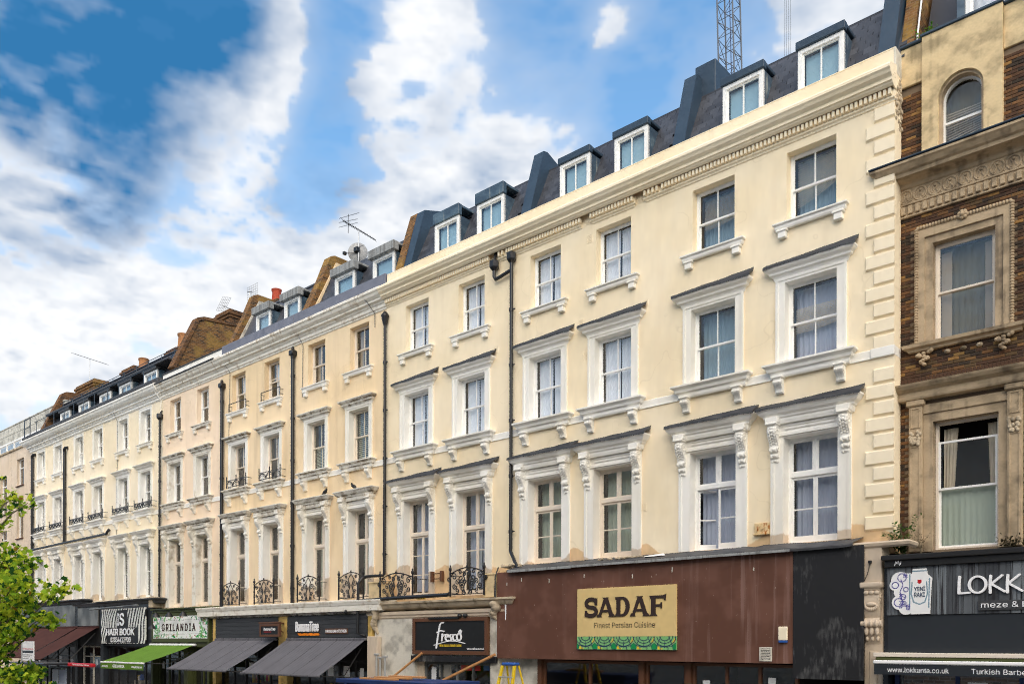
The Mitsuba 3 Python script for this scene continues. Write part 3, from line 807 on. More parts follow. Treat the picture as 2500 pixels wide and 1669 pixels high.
def vent(h, x0, x1, z0, z1, y=0.0, mat='cream_trim'):
    m = M(); frame_rect(m, x0, x1, z0, z1, y - .012, y + .01, .022)
    n = 6
    for i in range(n): 
        z = z0 + (z1 - z0) * (i + .5) / n; m.box(x0 + .02, x1 - .02, y - .009, y + .005, z - .011, z + .009)
    put(h, 'air_vent', m, mat)


# ------------------------------------------------------------------ the cream terrace
CREAM = [(-12.35, -6.23, (-8.18, -10.80)), (-18.10, -12.35, (-13.99, -16.53)), (-24.10, -18.10, (-19.73, -22.45))]
LAB = ['cream stucco terrace house at the right end with quoined corner beside brick building',
       'cream stucco terrace house in the middle of the cream block, above gold sign',
       'cream stucco terrace house with ornate iron balconies above juice bar sign']
D3 = [('blindteal', 'blinddark'), ('net', 'net'), ('net', 'net')]
D2 = [('blindblue', 'teal'), ('net', 'net'), ('net', 'net')]
D1 = [('blue', 'blue'), ('green', 'green'), ('bluenet', 'bluepart')]
DORM = [((-8.12, 1.14), (-10.18, 1.14)), ((-13.67, 1.14), (-15.72, 1.14)), ((-19.27, 1.22), (-21.36, 1.22))]
BREAKS = [(-13.18, -12.93), (-15.03, -14.78), (-18.76, -18.46)]
houses = []
for i, (x0, x1, bays) in enumerate(CREAM):
    h = thing('terrace_house', LAB[i], 'house', 'houses of the stucco terrace'); houses.append(h)
    zb = 4.55 if i == 2 else 5.3
    z1b = 4.80 if i == 2 else 5.68
    holes = []
    for c in bays:
        holes += [(c - .61, Z3B, c + .61, Z3T), (c - .645, Z2B, c + .645, Z2T), (c - .675, z1b, c + .675, Z1T)]
    wall(h, x0, x1, zb, 16.74, holes, 'stucco_cream')
    shell(h, x0, x1)
    # coping and cornice
    put(h, 'parapet_coping', M().box(x0, x1, -.012, .33, 16.74, 16.775, .01), 'cream_trim')
    mm = M().molding(CREAM_CORN, x0, x1 + (0 if i else .02), ends=False)
    if i == 0: mm.prism_yz([(-a, b) for a, b in CREAM_CORN] + [(0, 15.79)], x1 - .01, x1 + .02)
    if i == 2: mm.prism_yz([(-a, b) for a, b in CREAM_CORN] + [(0, 15.79)], x0 - .02, x0 + .01)
    put(h, 'cornice', mm, 'cream_trim')
    segs = []; cur = x0
    for a, b in sorted(BREAKS):
        if a > x0 and b < x1 + .01: segs.append((cur, a)); cur = b
    segs.append((cur, x1))
    for a, b in segs:
        put(h, 'dentil_course', M().molding(CREAM_LOW, a + .09 if a > x0 else a, b - .09 if b < x1 else b, ends=(a > x0)), 'cream_trim')
        dentils(h, a + .03, b - .03, 15.66, 15.79, .065, .165, 'cream_trim')
    for a, b in BREAKS:
        if a > x0 and b < x1 + .01: vent(h, a + .03, b - .03, 15.58, 15.80)
    for k, c in enumerate(bays):
        third_floor(h, c, 1.22, 'white_paint', D3[i][k])
        second_floor(h, c, 1.29, 1.75, 'white_paint', D2[i][k])
        first_floor(h, c, 1.35, 1.99, 'white_paint', z1b)
        french(h, c, 1.35, z1b, Z1T, D1[i][k], mat='frame_white' if i == 0 else 'frame_cream', bars=(.5,) if i < 2 else (.36, .68), ajar=(i == 0 and k == 1))
    # string course between the second floor sills
    cuts = sorted([x0] + [c + s * .86 for c in bays for s in (-1, 1)] + [x1])
    for a, b in zip(cuts[::2], cuts[1::2]):
        put(h, 'string_course', M().molding([(0, 9.78), (.035, 9.78), (.035, 9.81), (.022, 9.82), (.022, 9.98), (0, 10.0)], a, b - (.02 if i == 0 and b == x1 else 0), ends=False), 'white_paint')
    mansard(h, x0 + .0, x1 - .0, 'slate_2')
    sk = [(c - w / 2 - .05, c + w / 2 + .05, 1.55) for c, w in DORM[i]]
    slates(h, x0 + .2, x1 - .1, sk)
    for c, w in DORM[i]:
        dormer(h, c, w, 18.02, 18.22 if i < 2 else 18.40, fas='lead' if i == 2 else 'lead_navy', dress='flat')
h1, h2, h3 = houses
for a in ((-14.93, -14.74, 15.02, 15.27),): vent(h2, *a)
for a in ((-13.02, -12.79, 12.62, 12.82), (-15.23, -15.04, 12.62, 12.84), (-15.07, -14.88, 11.62, 11.86), (-13.06, -12.83, 6.9, 7.13)): vent(h2, *a)
for a in ((-18.73, -18.5, 12.62, 12.84), (-18.72, -18.5, 8.68, 8.93)): vent(h3, *a)
# lead covered party walls and flues
PW = [(.30, 16.6), (.30, 17.0), (.95, 19.15), (1.15, 19.2), (1.9, 18.95), (9, 18.95), (9, 16.6)]
party(h1, -6.72, -6.34, PW, 'lead_navy', 'party wall dressed in navy lead')
party(h1, -12.22, -11.84, PW, 'lead_navy', 'party wall dressed in navy lead')
put(h1, 'flue_box', M().box(-12.06, -11.42, 1.25, 3.4, 18.3, 19.57, .02), 'lead_navy')
put(h3, 'flue_box', M().box(-18.0, -17.5, 1.4, 3.0, 18.3, 18.98, .02), 'lead_navy')
party(h2, -17.80, -17.40, PW, 'lead_navy', 'party wall dressed in navy lead')
party(h3, -23.52, -23.12, [(.30, 16.6), (.30, 17.0), (.97, 19.2), (2.6, 19.72), (9, 19.72), (9, 16.6)], 'lead_navy', 'party wall dressed in navy lead')
party(h3, -23.92, -23.525, [(.22, 16.6), (.22, 16.9), (.98, 19.22), (2.6, 19.7), (9, 19.7), (9, 16.6)], 'brick_gable', 'party wall of yellow brick')
# quoins
for k in range(27):
    z1 = 15.50 - k * .375; z0 = z1 - .27; L = .62 if k % 2 == 1 else .44
    if z0 < 5.85: break
    if 9.70 < (z0 + z1) / 2 < 10.05: continue
    m = M(); c = .035; X0, X1 = -6.23 - L, -6.235
    P0 = [[X0 - c, -.002, z0 - c], [X1, -.002, z0 - c], [X1, -.002, z1 + c], [X0 - c, -.002, z1 + c]]
    P1 = [[X0, -.06, z0], [X1, -.06, z0], [X1, -.06, z1], [X0, -.06, z1]]
    m.wedge(P1, P0)
    m.wedge([[-6.232, -.06, z0], [-6.232, .42, z0], [-6.232, .42, z1], [-6.232, -.06, z1]], [[-6.262, -.03, z0 - c], [-6.262, .42, z0 - c], [-6.262, .42, z1 + c], [-6.262, -.03, z1 + c]])
    m.box(X0 + .002, X1 + .002, -.059, -.001, z0, z1)
    put(h1, 'quoin', m, 'cream_trim')
put(h1, 'string_end', M().box(-6.75, -6.225, -.065, .42, 9.78, 10.0, .01), 'white_paint')
put(h1, 'return_wall', M().box(-6.30, -6.262, .0, .55, 5.3, 16.7), 'stucco_cream')
put(h1, 'parapet_end', M().box(-6.27, -6.222, -.01, .5, 16.2, 16.77, .01), 'render_grey')
rk = M()
for k in range(70):
    z = RNG.uniform(15.0, 16.15); rk.ball((-6.225 + RNG.uniform(-.03, .02), RNG.uniform(-.28, .4) if z > 15.75 else RNG.uniform(.0, .42), z), np.array([.035, .07, .06]) * RNG.uniform(.5, 1.3), 0)
put(h1, 'broken_cornice_end', rk, 'stone_dirty', label='crumbling broken end of the cornice')
put(h1, 'rusty_bracket_base', M().box(-9.6, -9.2, -.05, .0, 5.98, 6.25, .01).box(-9.62, -9.19, -.10, .0, 5.945, 5.975, .008), 'rust', label='rust-stained pad')
put(h1, 'rust_stub', M().tube([[-9.52, -.05, 6.02], [-9.48, -.09, 6.12], [-9.44, -.06, 6.2]], .018, 6).tube([[-9.42, -.05, 6.05], [-9.36, -.09, 6.1], [-9.31, -.06, 6.15]], .014, 6), 'rust')
downpipe(h3, -17.82, 6.15, 15.35, 'hex', foot=[[-17.82, -.13, 6.2], [-17.82, -.13, 6.12], [-17.35, -.38, 5.62], [-17.2, -.45, 5.5]])
m = M().lathe([(0, -.06), (.07, -.06), (.15, .02), (.16, .06), (.16, .24), (.15, .24), (.14, .1), (0, .1)], -18.55, -.15, 15.3, 6)
m.tube([[-18.55, -.15, 15.3], [-18.55, -.15, 15.05], [-18.5, -.14, 14.95], [-18.35, -.13, 14.97], [-17.85, -.13, 15.06]], .055, 10).tube([[-18.55, -.13, 15.45], [-18.55, -.1, 15.75], [-18.6, -.02, 15.9]], .05, 8)
put(h3, 'drainpipe', m, 'black_pipe', smooth=40, label='short branch with hexagonal hopper joining the main downpipe')

# ------------------------------------------------------------------ the weathered beige pair, the pink-beige house and the pale block
PALE = [('stucco_beige', -30.05, -24.10, (-25.73, -28.50), 'B'), ('stucco_beige', -35.85, -30.05, (-31.75, -34.45), 'B'), ('stucco_pink', -41.70, -35.85, (-37.68, -40.40), 'P'),
        ('stucco_pale', -47.70, -41.70, (-43.64, -46.35), 'L'), ('stucco_pale', -53.80, -47.70, (-49.60, -52.32), 'L'), ('stucco_pale', -60.10, -53.80, (-55.52, -58.32), 'L')]
LAB2 = ['beige terrace house with two pigeons on its first floor window hoods', 'beige terrace house with simple iron guards at its second and third floor windows',
        'pinkish beige terrace house with plain white parapet and no roof windows', 'pale cream terrace house above the zebra-striped salon sign',
        'pale cream terrace house where a drainpipe runs sideways between floors', 'pale cream terrace house at the far left end of the painted terrace']
DR3 = [('sides', 'sides'), ('netside', 'netside'), ('netside', 'netside'), ('netside', 'netside'), ('sides', 'sides'), ('sides', 'sides')]
DR2 = [('shutter', 'halfshutter'), ('white', 'white'), ('netside', 'netside'), ('netside', 'netside'), ('sides', 'sides'), ('sides', 'sides')]
DR1 = [('tan', 'green'), ('none', 'none'), ('none', 'none'), ('green', 'green'), ('green', 'none'), ('none', 'none')]
ph = []
for i, (mat, x0, x1, bays, st) in enumerate(PALE):
    h = thing('terrace_house', LAB2[i], 'house', 'houses of the stucco terrace'); ph.append(h)
    w = 1.17 if st == 'B' else 1.12; trim = 'white_paint' if st == 'L' else 'grimy_paint' if st == 'P' else 'white_paint'
    z1b = {'B': 4.88, 'P': 4.96, 'L': 5.58}[st]
    holes = []
    for c in bays: holes += [(c - w / 2, Z3B, c + w / 2, Z3T), (c - w / 2 - .02, Z2B, c + w / 2 + .02, Z2T), (c - w / 2 - .05, z1b, c + w / 2 + .05, Z1T)]
    wall(h, x0, x1, 4.3, 16.5, holes, mat)
    shell(h, x0, x1)
    for k, c in enumerate(bays):
        fm = 'frame_cream' if st == 'B' else 'frame_white'
        third_floor(h, c, w, trim, DR3[i][k], framed=1.46 if st == 'L' else None, fm=fm, open_low=.16 if (i == 1 and k == 0) or (i == 4 and k == 0) else 0, bars=1)
        second_floor(h, c, w + .04, 1.62, trim, DR2[i][k], lead=(st == 'L' and False), fm=fm, rough='grimy_paint' if st != 'L' else 'white_paint')
        first_floor(h, c, w + .1, 1.86, trim, z1b, lead=False, rough='grimy_paint' if st != 'L' else 'white_paint', detail=(i < 3))
        if st == 'L': sash(h, c, w + .1, z1b, Z1T, DR1[i][k], y=.30)
        else: french(h, c, w + .1, z1b, Z1T, DR1[i][k], mat='frame_cream', y=.34 if st == 'B' else .29, bars=(.36,) if st == 'B' else ())
    cuts = sorted([x0] + [c + s * .78 for c in bays for s in (-1, 1)] + [x1])
    for a, b in zip(cuts[::2], cuts[1::2]):
        put(h, 'string_course', M().molding([(0, 9.78), (.035, 9.78), (.035, 9.81), (.022, 9.82), (.022, 9.98), (0, 10.0)], a, b, ends=False), 'white_paint')
    corn = PALE_CORN if st == 'L' else BEIGE_CORN
    put(h, 'cornice', M().molding(corn, x0, x1, ends=(i == 5)), 'white_paint' if st == 'L' else 'grimy_paint')
    if st == 'B':
        put(h, 'parapet_lead', M().box(x0, x1 - (.02 if i else .05), -.05, .25, 16.25, 16.84, .015), 'parapet_lead')
    elif st == 'P':
        put(h, 'parapet', M().box(x0, x1, -.02, .25, 16.3, 16.74), 'white_paint')
        put(h, 'parapet_coping', M().box(x0, x1, -.07, .30, 16.742, 16.80, .012), 'flashing')
        put(h, 'gutter', M().box(x0, x1, -.50, -.36, 16.17, 16.235, .012), 'flashing')
    else:
        put(h, 'parapet_lead', M().box(x0, x1, -.30, .25, 16.38, 16.62, .02).box(x0, x1, -.57, -.28, 16.26, 16.42, .02), 'flashing')
    if st != 'P': mansard(h, x0, x1, 'slate_3' if st == 'B' else 'slate_2')
    else: put(h, 'roof', M().prism_yz([(.8, 16.6), (3.5, 18.0), (9, 18.0), (9, 16.6)], x0, x1), 'slate_1')
b1, b2, pk, l1, l2, l3 = ph
for h, c, ww in ((b1, -24.83, 1.48), (b1, -27.24, 1.48), (b2, -30.91, 1.36), (b2, -33.15, 1.36)):
    dormer(h, c, ww - .22, 17.86, 18.18, y=.42, fas='zinc', cheek='lead', over=.13, dress='flat', glassbars=0, zb=16.9)
slates(b1, -29.2, -24.4, [(-25.7, -24.0, 1.6), (-28.1, -26.4, 1.6)], t0=.4)
BPW = [(.15, 16.6), (.15, 16.9), (.85, 18.4), (1.3, 19.5), (1.5, 19.6), (9, 19.6), (9, 16.6)]
party(b1, -29.80, -29.35, BPW, 'brick_gable', 'party wall of yellow brick on edge'); put(b1, 'party_wall', M().prism_yz(Polygon([(.35, 16.6), (.35, 16.85), (1.55, 19.3), (9, 19.3), (9, 16.6)]), -29.35, -29.30), 'stucco_beige', label='cream rendered flank of party wall')
party(b2, -35.75, -35.35, BPW, 'brick_gable', 'party wall of yellow brick on edge'); put(b2, 'party_wall', M().prism_yz(Polygon([(.35, 16.6), (.35, 16.85), (1.55, 19.3), (9, 19.3), (9, 16.6)]), -35.35, -35.3), 'render_grey', label='grey rendered flank of party wall')
party(pk, -41.0, -40.55, [(.1, 16.6), (.1, 16.9), (1.35, 19.6), (1.6, 19.72), (6.5, 20.2), (9, 20.2), (9, 16.6)], 'brick_gable', 'tall brown and yellow brick gable wall')
put(pk, 'gable_coping', M().prism_yz(Polygon([(.05, 16.85), (1.32, 19.62), (1.6, 19.74), (6.5, 20.24), (6.5, 20.38), (1.55, 19.9), (1.2, 19.75), (-.1, 16.95)]), -41.05, -40.5), 'brick_dark')
party(l3, -58.85, -58.35, [(.1, 16.6), (.1, 16.9), (1.25, 19.4), (1.5, 19.55), (5, 19.9), (9, 19.9), (9, 16.6)], 'brick_dark', 'dark brick gable wall at the far end')
m = M()
for h, cs in ((l1, (-43.9, -46.95)), (l2, (-49.6, -52.6)), (l3, (-55.5,))):
    for c in cs: dormer(h, c, 1.5, 17.5, 17.66, y=.35, fas='flashing', cheek='lead', over=.07, dress='flat', zb=16.72)
for h, a, b in ((l1, -47.7, -41.7), (l2, -53.8, -47.7), (l3, -58.3, -53.8)):
    put(h, 'eaves', M().box(a, b, .2, 1.1, 17.66, 17.78, .02), 'flashing')
    m = M(); m.tube([[a, -.45, 17.15], [b, -.45, 17.15]], .02, 6)
    x = a + .4
    while x < b: m.tube([[x, -.45, 16.4], [x, -.45, 17.15]], .02, 6); x += 1.45
    m.tube([[a, 1.1, 18.65], [b, 1.1, 18.65]], .02, 6); x = a + .5; q = 0
    while x < b:
        m.tube([[x, 1.1, 17.75], [x, 1.1, 18.65]], .018, 6)
        if q % 2: m.tube([[x, 1.1, 18.62], [x - .75, 1.0, 17.75]], .016, 6)
        x += 1.5; q += 1
    put(h, 'roof_rail', m, 'lead_navy')
for x, ang in ((-60.0, 0), (-59.0, 0)):
    m = M().tube([[x, -.45, 16.4], [x, -.45, 17.6], [x, -.2, 17.75]], .03, 6)
    if ang == 0 and x < -59.5: m.tube([[x, -.45, 17.55], [x + 1.0, -.45, 17.55], [x + 1.0, -.45, 16.4]], .025, 6).tube([[x, -.45, 17.0], [x + 1.0, -.45, 17.0]], .02, 6)
    put(l3, 'roof_rail', m, 'lead_navy')
# downpipes
downpipe(b1, -24.05, 5.85, 14.95, 'cast', foot=[[-24.05, -.13, 5.9], [-24.05, -.13, 5.75], [-24.1, -.15, 5.68], [-24.75, -.4, 5.66], [-24.82, -.55, 5.6], [-24.82, -.72, 5.4], [-24.82, -.75, 3.55], [-24.55, -.6, 3.45]])
downpipe(b1, -29.98, 4.85, 15.1, 'box', r=.075)
downpipe(b2, -35.68, 4.85, 14.9, 'box', r=.075)
downpipe(pk, -41.80, 5.5, 14.55, 'hex')
downpipe(l2, -54.2, 9.25, 14.75, 'bend', r=.08)
put(l2, 'drainpipe', M().tube([[-60.1, -.30, 9.10], [-54.2, -.16, 9.2], [-48.15, -.14, 9.24], [-48.0, -.14, 9.36], [-47.95, -.05, 9.5]], .075, 10), 'black_pipe', smooth=40, label='nearly level drainpipe above the first floor hoods')
downpipe(l3, -59.55, 5.4, 15.1, 'bend', r=.085)
for hh, xs in ((b2, [(-35.35, 15.5, -35.3, 11.0)]), (l1, [(-47.2, 15.3, -47.2, 5.7)]), (b1, [(-29.6, 15.4, -29.45, 13.3)])):
    for a, za, b, zb in xs: put(hh, 'cable', M().tube([[a, -.4, 16.15], [a + .08, -.25, 15.9], [a + .2, -.03, za], [b, -.02, zb]], .012, 4), 'flashing')
put(b1, 'cable', M().tube([[-25.2, -.46, 16.2], [-24.9, -.3, 15.9], [-24.75, -.05, 15.5], [-24.76, -.03, 15.0]], .014, 4), 'flashing')
put(pk, 'cable', M().tube([[-42.0, -.5, 16.2], [-41.9, -.3, 15.85], [-41.78, -.06, 15.5], [-41.8, -.1, 14.9]], .02, 4), 'white_paint')
# balcony fronts
for h, c in ((b1, -25.71), (b1, -28.48), (b2, -31.72), (b2, -34.44)):
    basket(h, c, 1.50, 4.84, 5.86, -.38, fancy=False)
for c, ww in ((-22.77, 1.75), (-19.25, 1.55)): basket(h3, c, ww, 4.74, 5.66, -.66, True)
for h, c in ((b2, -31.50), (b2, -34.20)): lace(h, c, 1.66, 10.16, 10.52, -.26, gothic=True)
for h, c in ((l1, -43.40), (l1, -46.10), (l2, -49.35), (l2, -52.05), (l3, -55.3), (l3, -58.05)): lace(h, c, 2.0 if h != l3 else 1.9, 10.16, 10.5, -.27)
for c in (-31.60, -34.28):
    m = M(); a, b, y = c - .72, c + .72, -.16
    m.tube([[a, y, 13.62], [a, y, 13.98], [b, y, 13.98], [b, y, 13.62]], .022, 6)
    for x in (a, b):
        for z in (13.7, 13.9): m.tube([[x, y, z], [x, .0, z]], .015, 5)
    put(b2, 'window_guard', m, 'black_iron')
put(b1, 'patch_hole', M().box(-26.99, -26.73, -.008, -.001, 5.2, 5.5), 'stone_tan', label='bare rectangular patch in the stucco')


# ------------------------------------------------------------------ lettering


def txt(parent, name, s, x0, x1, z, h, y, mat, bold=False, depth=.006, shear=0.0, label=None):
    t = meshkit.text_mesh(s, h, depth, bold)
    v = np.array(t.vertices); a, b = v[:, 0].min(), v[:, 0].max()
    u = (v[:, 0] - a) / (b - a)
    X = x0 + u * (x1 - x0) + shear * v[:, 1]
    F_ = np.array(t.faces)
    lab = trimesh.graph.connected_component_labels(t.face_adjacency, node_count=len(F_))
    comp = sorted((v[F_[lab == c].ravel(), 0].min(), v[F_[lab == c].ravel(), 0].max(), c) for c in np.unique(lab))
    words, end = [], -1e9
    for lo_, hi_, c in comp:
        if lo_ - end > .17 * h or not words: words.append([])
        words[-1].append(c); end = max(end, hi_)
    P = np.stack([X, y - v[:, 2], z + v[:, 1]], 1)
    for w_ in words:   # one mesh per word
        ff = F_[np.isin(lab, w_)]; used, inv = np.unique(ff, return_inverse=True)
        put(parent, name, (P[used], inv.reshape(-1, 3)), mat, label=label)


def strokes(paths, w, res=6):
    return shapely.union_all([LineString(p).buffer(w / 2, quad_segs=res) for p in paths])


def arc(cx, cz, rx, rz, a0, a1, n=18):
    t = np.radians(np.linspace(a0, a1, n)); return list(zip(cx + rx * np.cos(t), cz + rz * np.sin(t)))


def place(shape, x, z, sx, sz=None):
    return affinity.translate(affinity.scale(shape, sx, sz or sx, origin=(0, 0)), x, z)


def shopwindow(h, x0, x1, z1, y, frame, cols, ztrans=None, name='shop_window'):
    m = M(); frame_rect(m, x0, x1, .15, z1, y, y + .1, .08, .08, .35)
    n = cols; ww = (x1 - x0 - .16) / n
    for k in range(1, n): m.box(x0 + .08 + k * ww - .035, x0 + .08 + k * ww + .035, y + .004, y + .09, .5, z1 - .08)
    if ztrans: m.box(x0 + .08, x1 - .08, y + .006, y + .085, ztrans - .03, ztrans + .03)
    w = put(h, name, m, frame)
    for k in range(n): pane(w, x0 + .08 + k * ww + .03, x0 + .08 + (k + 1) * ww - .03, .5, z1 - .08, y + .05)
    for k in range(n):   # shelves and stock standing inside
        a = x0 + .12 + k * ww
        if RNG.random() < .75:
            sh = M(); hh = RNG.uniform(.9, 1.5)
            sh.box(a + .1, a + ww - .12, y + 1.3, y + 1.7, .15, hh)
            put(w, 'counter', sh, RNG.choice(['brown_wood', 'drape_tan', 'panel_steel']))
            for q in range(3):
                bx_ = a + .15 + RNG.random() * (ww - .4); put(w, 'stock', M().box(bx_, bx_ + RNG.uniform(.08, .2), y + 1.32, y + 1.5, hh, hh + RNG.uniform(.15, .5), .02), RNG.choice(['red_paint', 'white_sign', 'yellow_plastic', 'blue_plastic', 'print_green', 'clay']))
        if RNG.random() < .45: put(w, 'notice', M().box(a + .15, a + .15 + RNG.uniform(.2, .4), y + .075, y + .08, 1.9, 1.9 + RNG.uniform(.3, .5)), 'white_sign')
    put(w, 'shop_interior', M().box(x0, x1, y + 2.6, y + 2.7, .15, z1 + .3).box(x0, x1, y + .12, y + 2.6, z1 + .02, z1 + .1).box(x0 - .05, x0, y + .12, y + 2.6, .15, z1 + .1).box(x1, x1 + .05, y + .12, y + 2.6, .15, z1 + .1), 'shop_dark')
    return w


def awning(name, label, x0, x1, zt, zf, yt, yf, mat, val=.0, ribs=9, group=None, bar='grey_canvas', vmat=None):
    a = thing(name, label, 'awning', group)
    m = M(); n = ribs * 2
    xs = np.linspace(x0, x1, n + 1); v = []
    for i, x in enumerate(xs):
        off = .012 if i % 2 else 0.0
        for q in (0, .33, .66, 1):
            v.append([x, yt + (yf - yt) * q, zt + (zf - zt) * q - .03 * math.sin(math.pi * q) - off])
    m.add(v, [[4 * i + k, 4 * i + k + 1, 4 * i + k + 5, 4 * i + k + 4] for i in range(n) for k in range(3)])
    put(a, 'canvas', m, mat)
    put(a, 'front_bar', M().box(x0 - .02, x1 + .02, yf - .05, yf + .03, zf - .06, zf + .012, .015), bar)
    put(a, 'roller', M().box(x0 - .03, x1 + .03, yt - .05, yt + .12, zt - .05, zt + .06, .03), bar)
    for x in (x0 + .25, x1 - .25):
        put(a, 'arm', M().tube([[x, yt, zt - .3], [x + .3, (yt + yf) / 2, zf - .05], [x, yf, zf - .03]], .025, 6), 'black_iron')
    if val:
        put(a, 'valance', M().box(x0, x1, yf - .03, yf - .015, zf - .06 - val, zf - .055), vmat or mat)
    return a


# ------------------------------------------------------------------ restaurant with the brown fascia
r = thing('shop', 'long rust brown fascia board with a sloping felt roof, behind the gold sign', 'shop front')
put(r, 'board', M().box(-17.97, -8.345, -.60, -.55, 2.73, 5.42, .004), 'brown_board')
put(r, 'box_frame', M().box(-17.96, -8.30, -.548, -.02, 2.76, 2.80).box(-17.97, -17.93, -.548, -.02, 2.80, 5.40).box(-17.9, -8.35, -.547, -.50, 5.34, 5.40), 'black_paint')
n = 40; xs = np.linspace(-17.45, -6.9, n); v = []
for i, x in enumerate(xs):
    j = RNG.uniform(-.02, .02); e = RNG.uniform(-.012, .012); t = i / (n - 1)
    v += [[x, -.004, 5.68 + j], [x, -.3, 5.60 + j * .6], [x, -.70, 5.47 + e + .02 * t], [x, -.74, 5.44 + e + .02 * t], [x, -.735, 5.39 + e + .02 * t]]
put(r, 'felt_roof', M().add(v, [[5 * i + k, 5 * i + k + 1, 5 * i + k + 6, 5 * i + k + 5] for i in range(n - 1) for k in range(4)]), 'flashing')
m = M(); x = -17.4
while x < -8.5:
    L = min(RNG.uniform(1.6, 2.6), -8.35 - x); m.box(x, x + L - .02, -.765, -.742, 5.385 + RNG.uniform(-.008, .008), 5.455, .005); x += L
put(r, 'edge_trim', m, 'zinc')
rub = M()
for k in range(70): 
    x = RNG.choice([RNG.uniform(-18.0, -17.2), RNG.uniform(-14.2, -12.6)]); rub.ball((x, RNG.uniform(-.45, -.1), 5.58 + RNG.uniform(0, .10 if x < -17 else .04)), np.array([.07, .05, .035]) * RNG.uniform(.5, 1.5), 0)
put(r, 'roof_debris', rub, 'stone_dirty', kind='stuff')
put(r, 'scrap_felt', M().add([[-12.75, -.2, 5.63], [-12.15, -.22, 5.66], [-11.95, -.45, 5.58], [-12.6, -.5, 5.57]], [[0, 1, 2, 3]]), 'white_sign')
put(r, 'black_end_panel', M().box(-8.338, -6.69, -.615, -.57, 2.38, 5.47, .006), 'black_board', label='scuffed black end panel')
put(r, 'pier', M().box(-18.1, -16.6, -.2, -.02, 0, 2.729), 'render_grey')
put(r, 'door_post', M().box(-16.6, -16.45, -.24, -.05, 0, 2.72).box(-12.9, -12.76, -.24, -.05, 0, 2.72).box(-11.45, -11.3, -.24, -.05, 0, 2.72), 'brown_wood')
for a, b, c in ((-16.44, -12.91, 2), (-12.75, -11.46, 1), (-11.29, -8.4, 3)): shopwindow(r, a, b, 2.70, -.16, 'brown_wood', c)
put(r, 'soffit', M().box(-16.4, -8.4, -.54, 0.1, 2.722, 2.757), 'shop_dark')
for k, x in enumerate((-17.55, -16.95, -15.85, -14.55, -12.9, -11.65, -9.35)):
    put(r, 'torn_fixing', M().box(x - .012, x + .018, -.606, -.599, 5.0 + .1 * (k % 2), 5.09 + .1 * (k % 2) + .02 * (k % 3)), 'render_grey')
put(r, 'torn_fixing', M().add([[-17.62, -.604, 3.95], [-17.58, -.604, 3.92], [-17.57, -.604, 4.4], [-17.63, -.604, 4.42]], [[0, 1, 2, 3]]), 'letter_white')
put(r, 'cable', M().tube([[-18.0, -.5, 5.6], [-18.03, -.62, 5.3], [-18.0, -.64, 4.6], [-18.06, -.62, 4.2], [-18.04, -.5, 3.9]], .022, 5).tube([[-18.05, -.4, 5.5], [-18.08, -.62, 5.0], [-18.05, -.62, 4.4]], .012, 4), 'black_iron')
g = thing('wall_sign', 'gold restaurant sign with big brown capitals and a green mosaic band', 'sign')
put(g, 'board', M().box(-14.76, -11.49, -.66, -.602, 3.40, 4.77, .006), 'gold_panel')
# flared capitals, built on a unit cap height


def flare(poly_list):
    return shapely.union_all(poly_list)


def serif(x, z, up, w=.36, t=.05, d=.10):
    s = -1 if up else 1
    return Polygon([(x - w / 2, z), (x + w / 2, z), (x + w / 2 - .03, z + s * t), (x + .10, z + s * (t + d)), (x - .10, z + s * (t + d)), (x - w / 2 + .03, z + s * t)])


def cap_A():
    o = Polygon([(.0, 0), (.16, 0), (.55, .86), (.52, 1), (.40, 1)]).union(Polygon([(.40, 1), (.62, 1), (1.02, 0), (.76, 0)])).union(sbox(.22, .24, .8, .36))
    return o.union(serif(.07, 0, False, .34)).union(serif(.90, 0, False, .42)).union(serif(.50, 1, True, .40, .04, .03))


def cap_D():
    out = Polygon([(.08, 0), (.08, 1), (.5, 1)] + arc(.48, .5, .44, .5, 85, -85) + [(.5, 0)])
    inn = Polygon([(.33, .13), (.33, .87), (.46, .87)] + arc(.44, .5, .23, .37, 85, -85) + [(.46, .13)])
    return out.difference(inn).union(serif(.14, 0, False, .32)).union(serif(.14, 1, True, .32))


def cap_F():
    return shapely.union_all([sbox(.10, 0, .36, 1), sbox(.10, .86, .92, 1), sbox(.3, .44, .72, .57), serif(.23, 0, False, .46), serif(.14, 1, True, .32), Polygon([(.80, 1.0), (.98, 1.06), (.95, .74), (.90, .74), (.82, .86)]), Polygon([(.66, .36), (.74, .36), (.74, .66), (.66, .66), (.64, .5)])])


def cap_S():
    c = arc(.45, .735, .33, .20, 22, 180, 14) + arc(.45, .70, .33, .19, 180, 262, 8) + arc(.43, .29, .36, .22, 82, 0, 8) + arc(.43, .27, .36, .20, 0, -160, 14)
    return shapely.union_all([LineString(c).buffer(.105, cap_style='flat'), Polygon([(.70, .62), (.84, .60), (.86, .98), (.78, .98), (.64, .86)]), Polygon([(.02, .02), (.10, .02), (.24, .10), (.16, .34), (.04, .36)])])


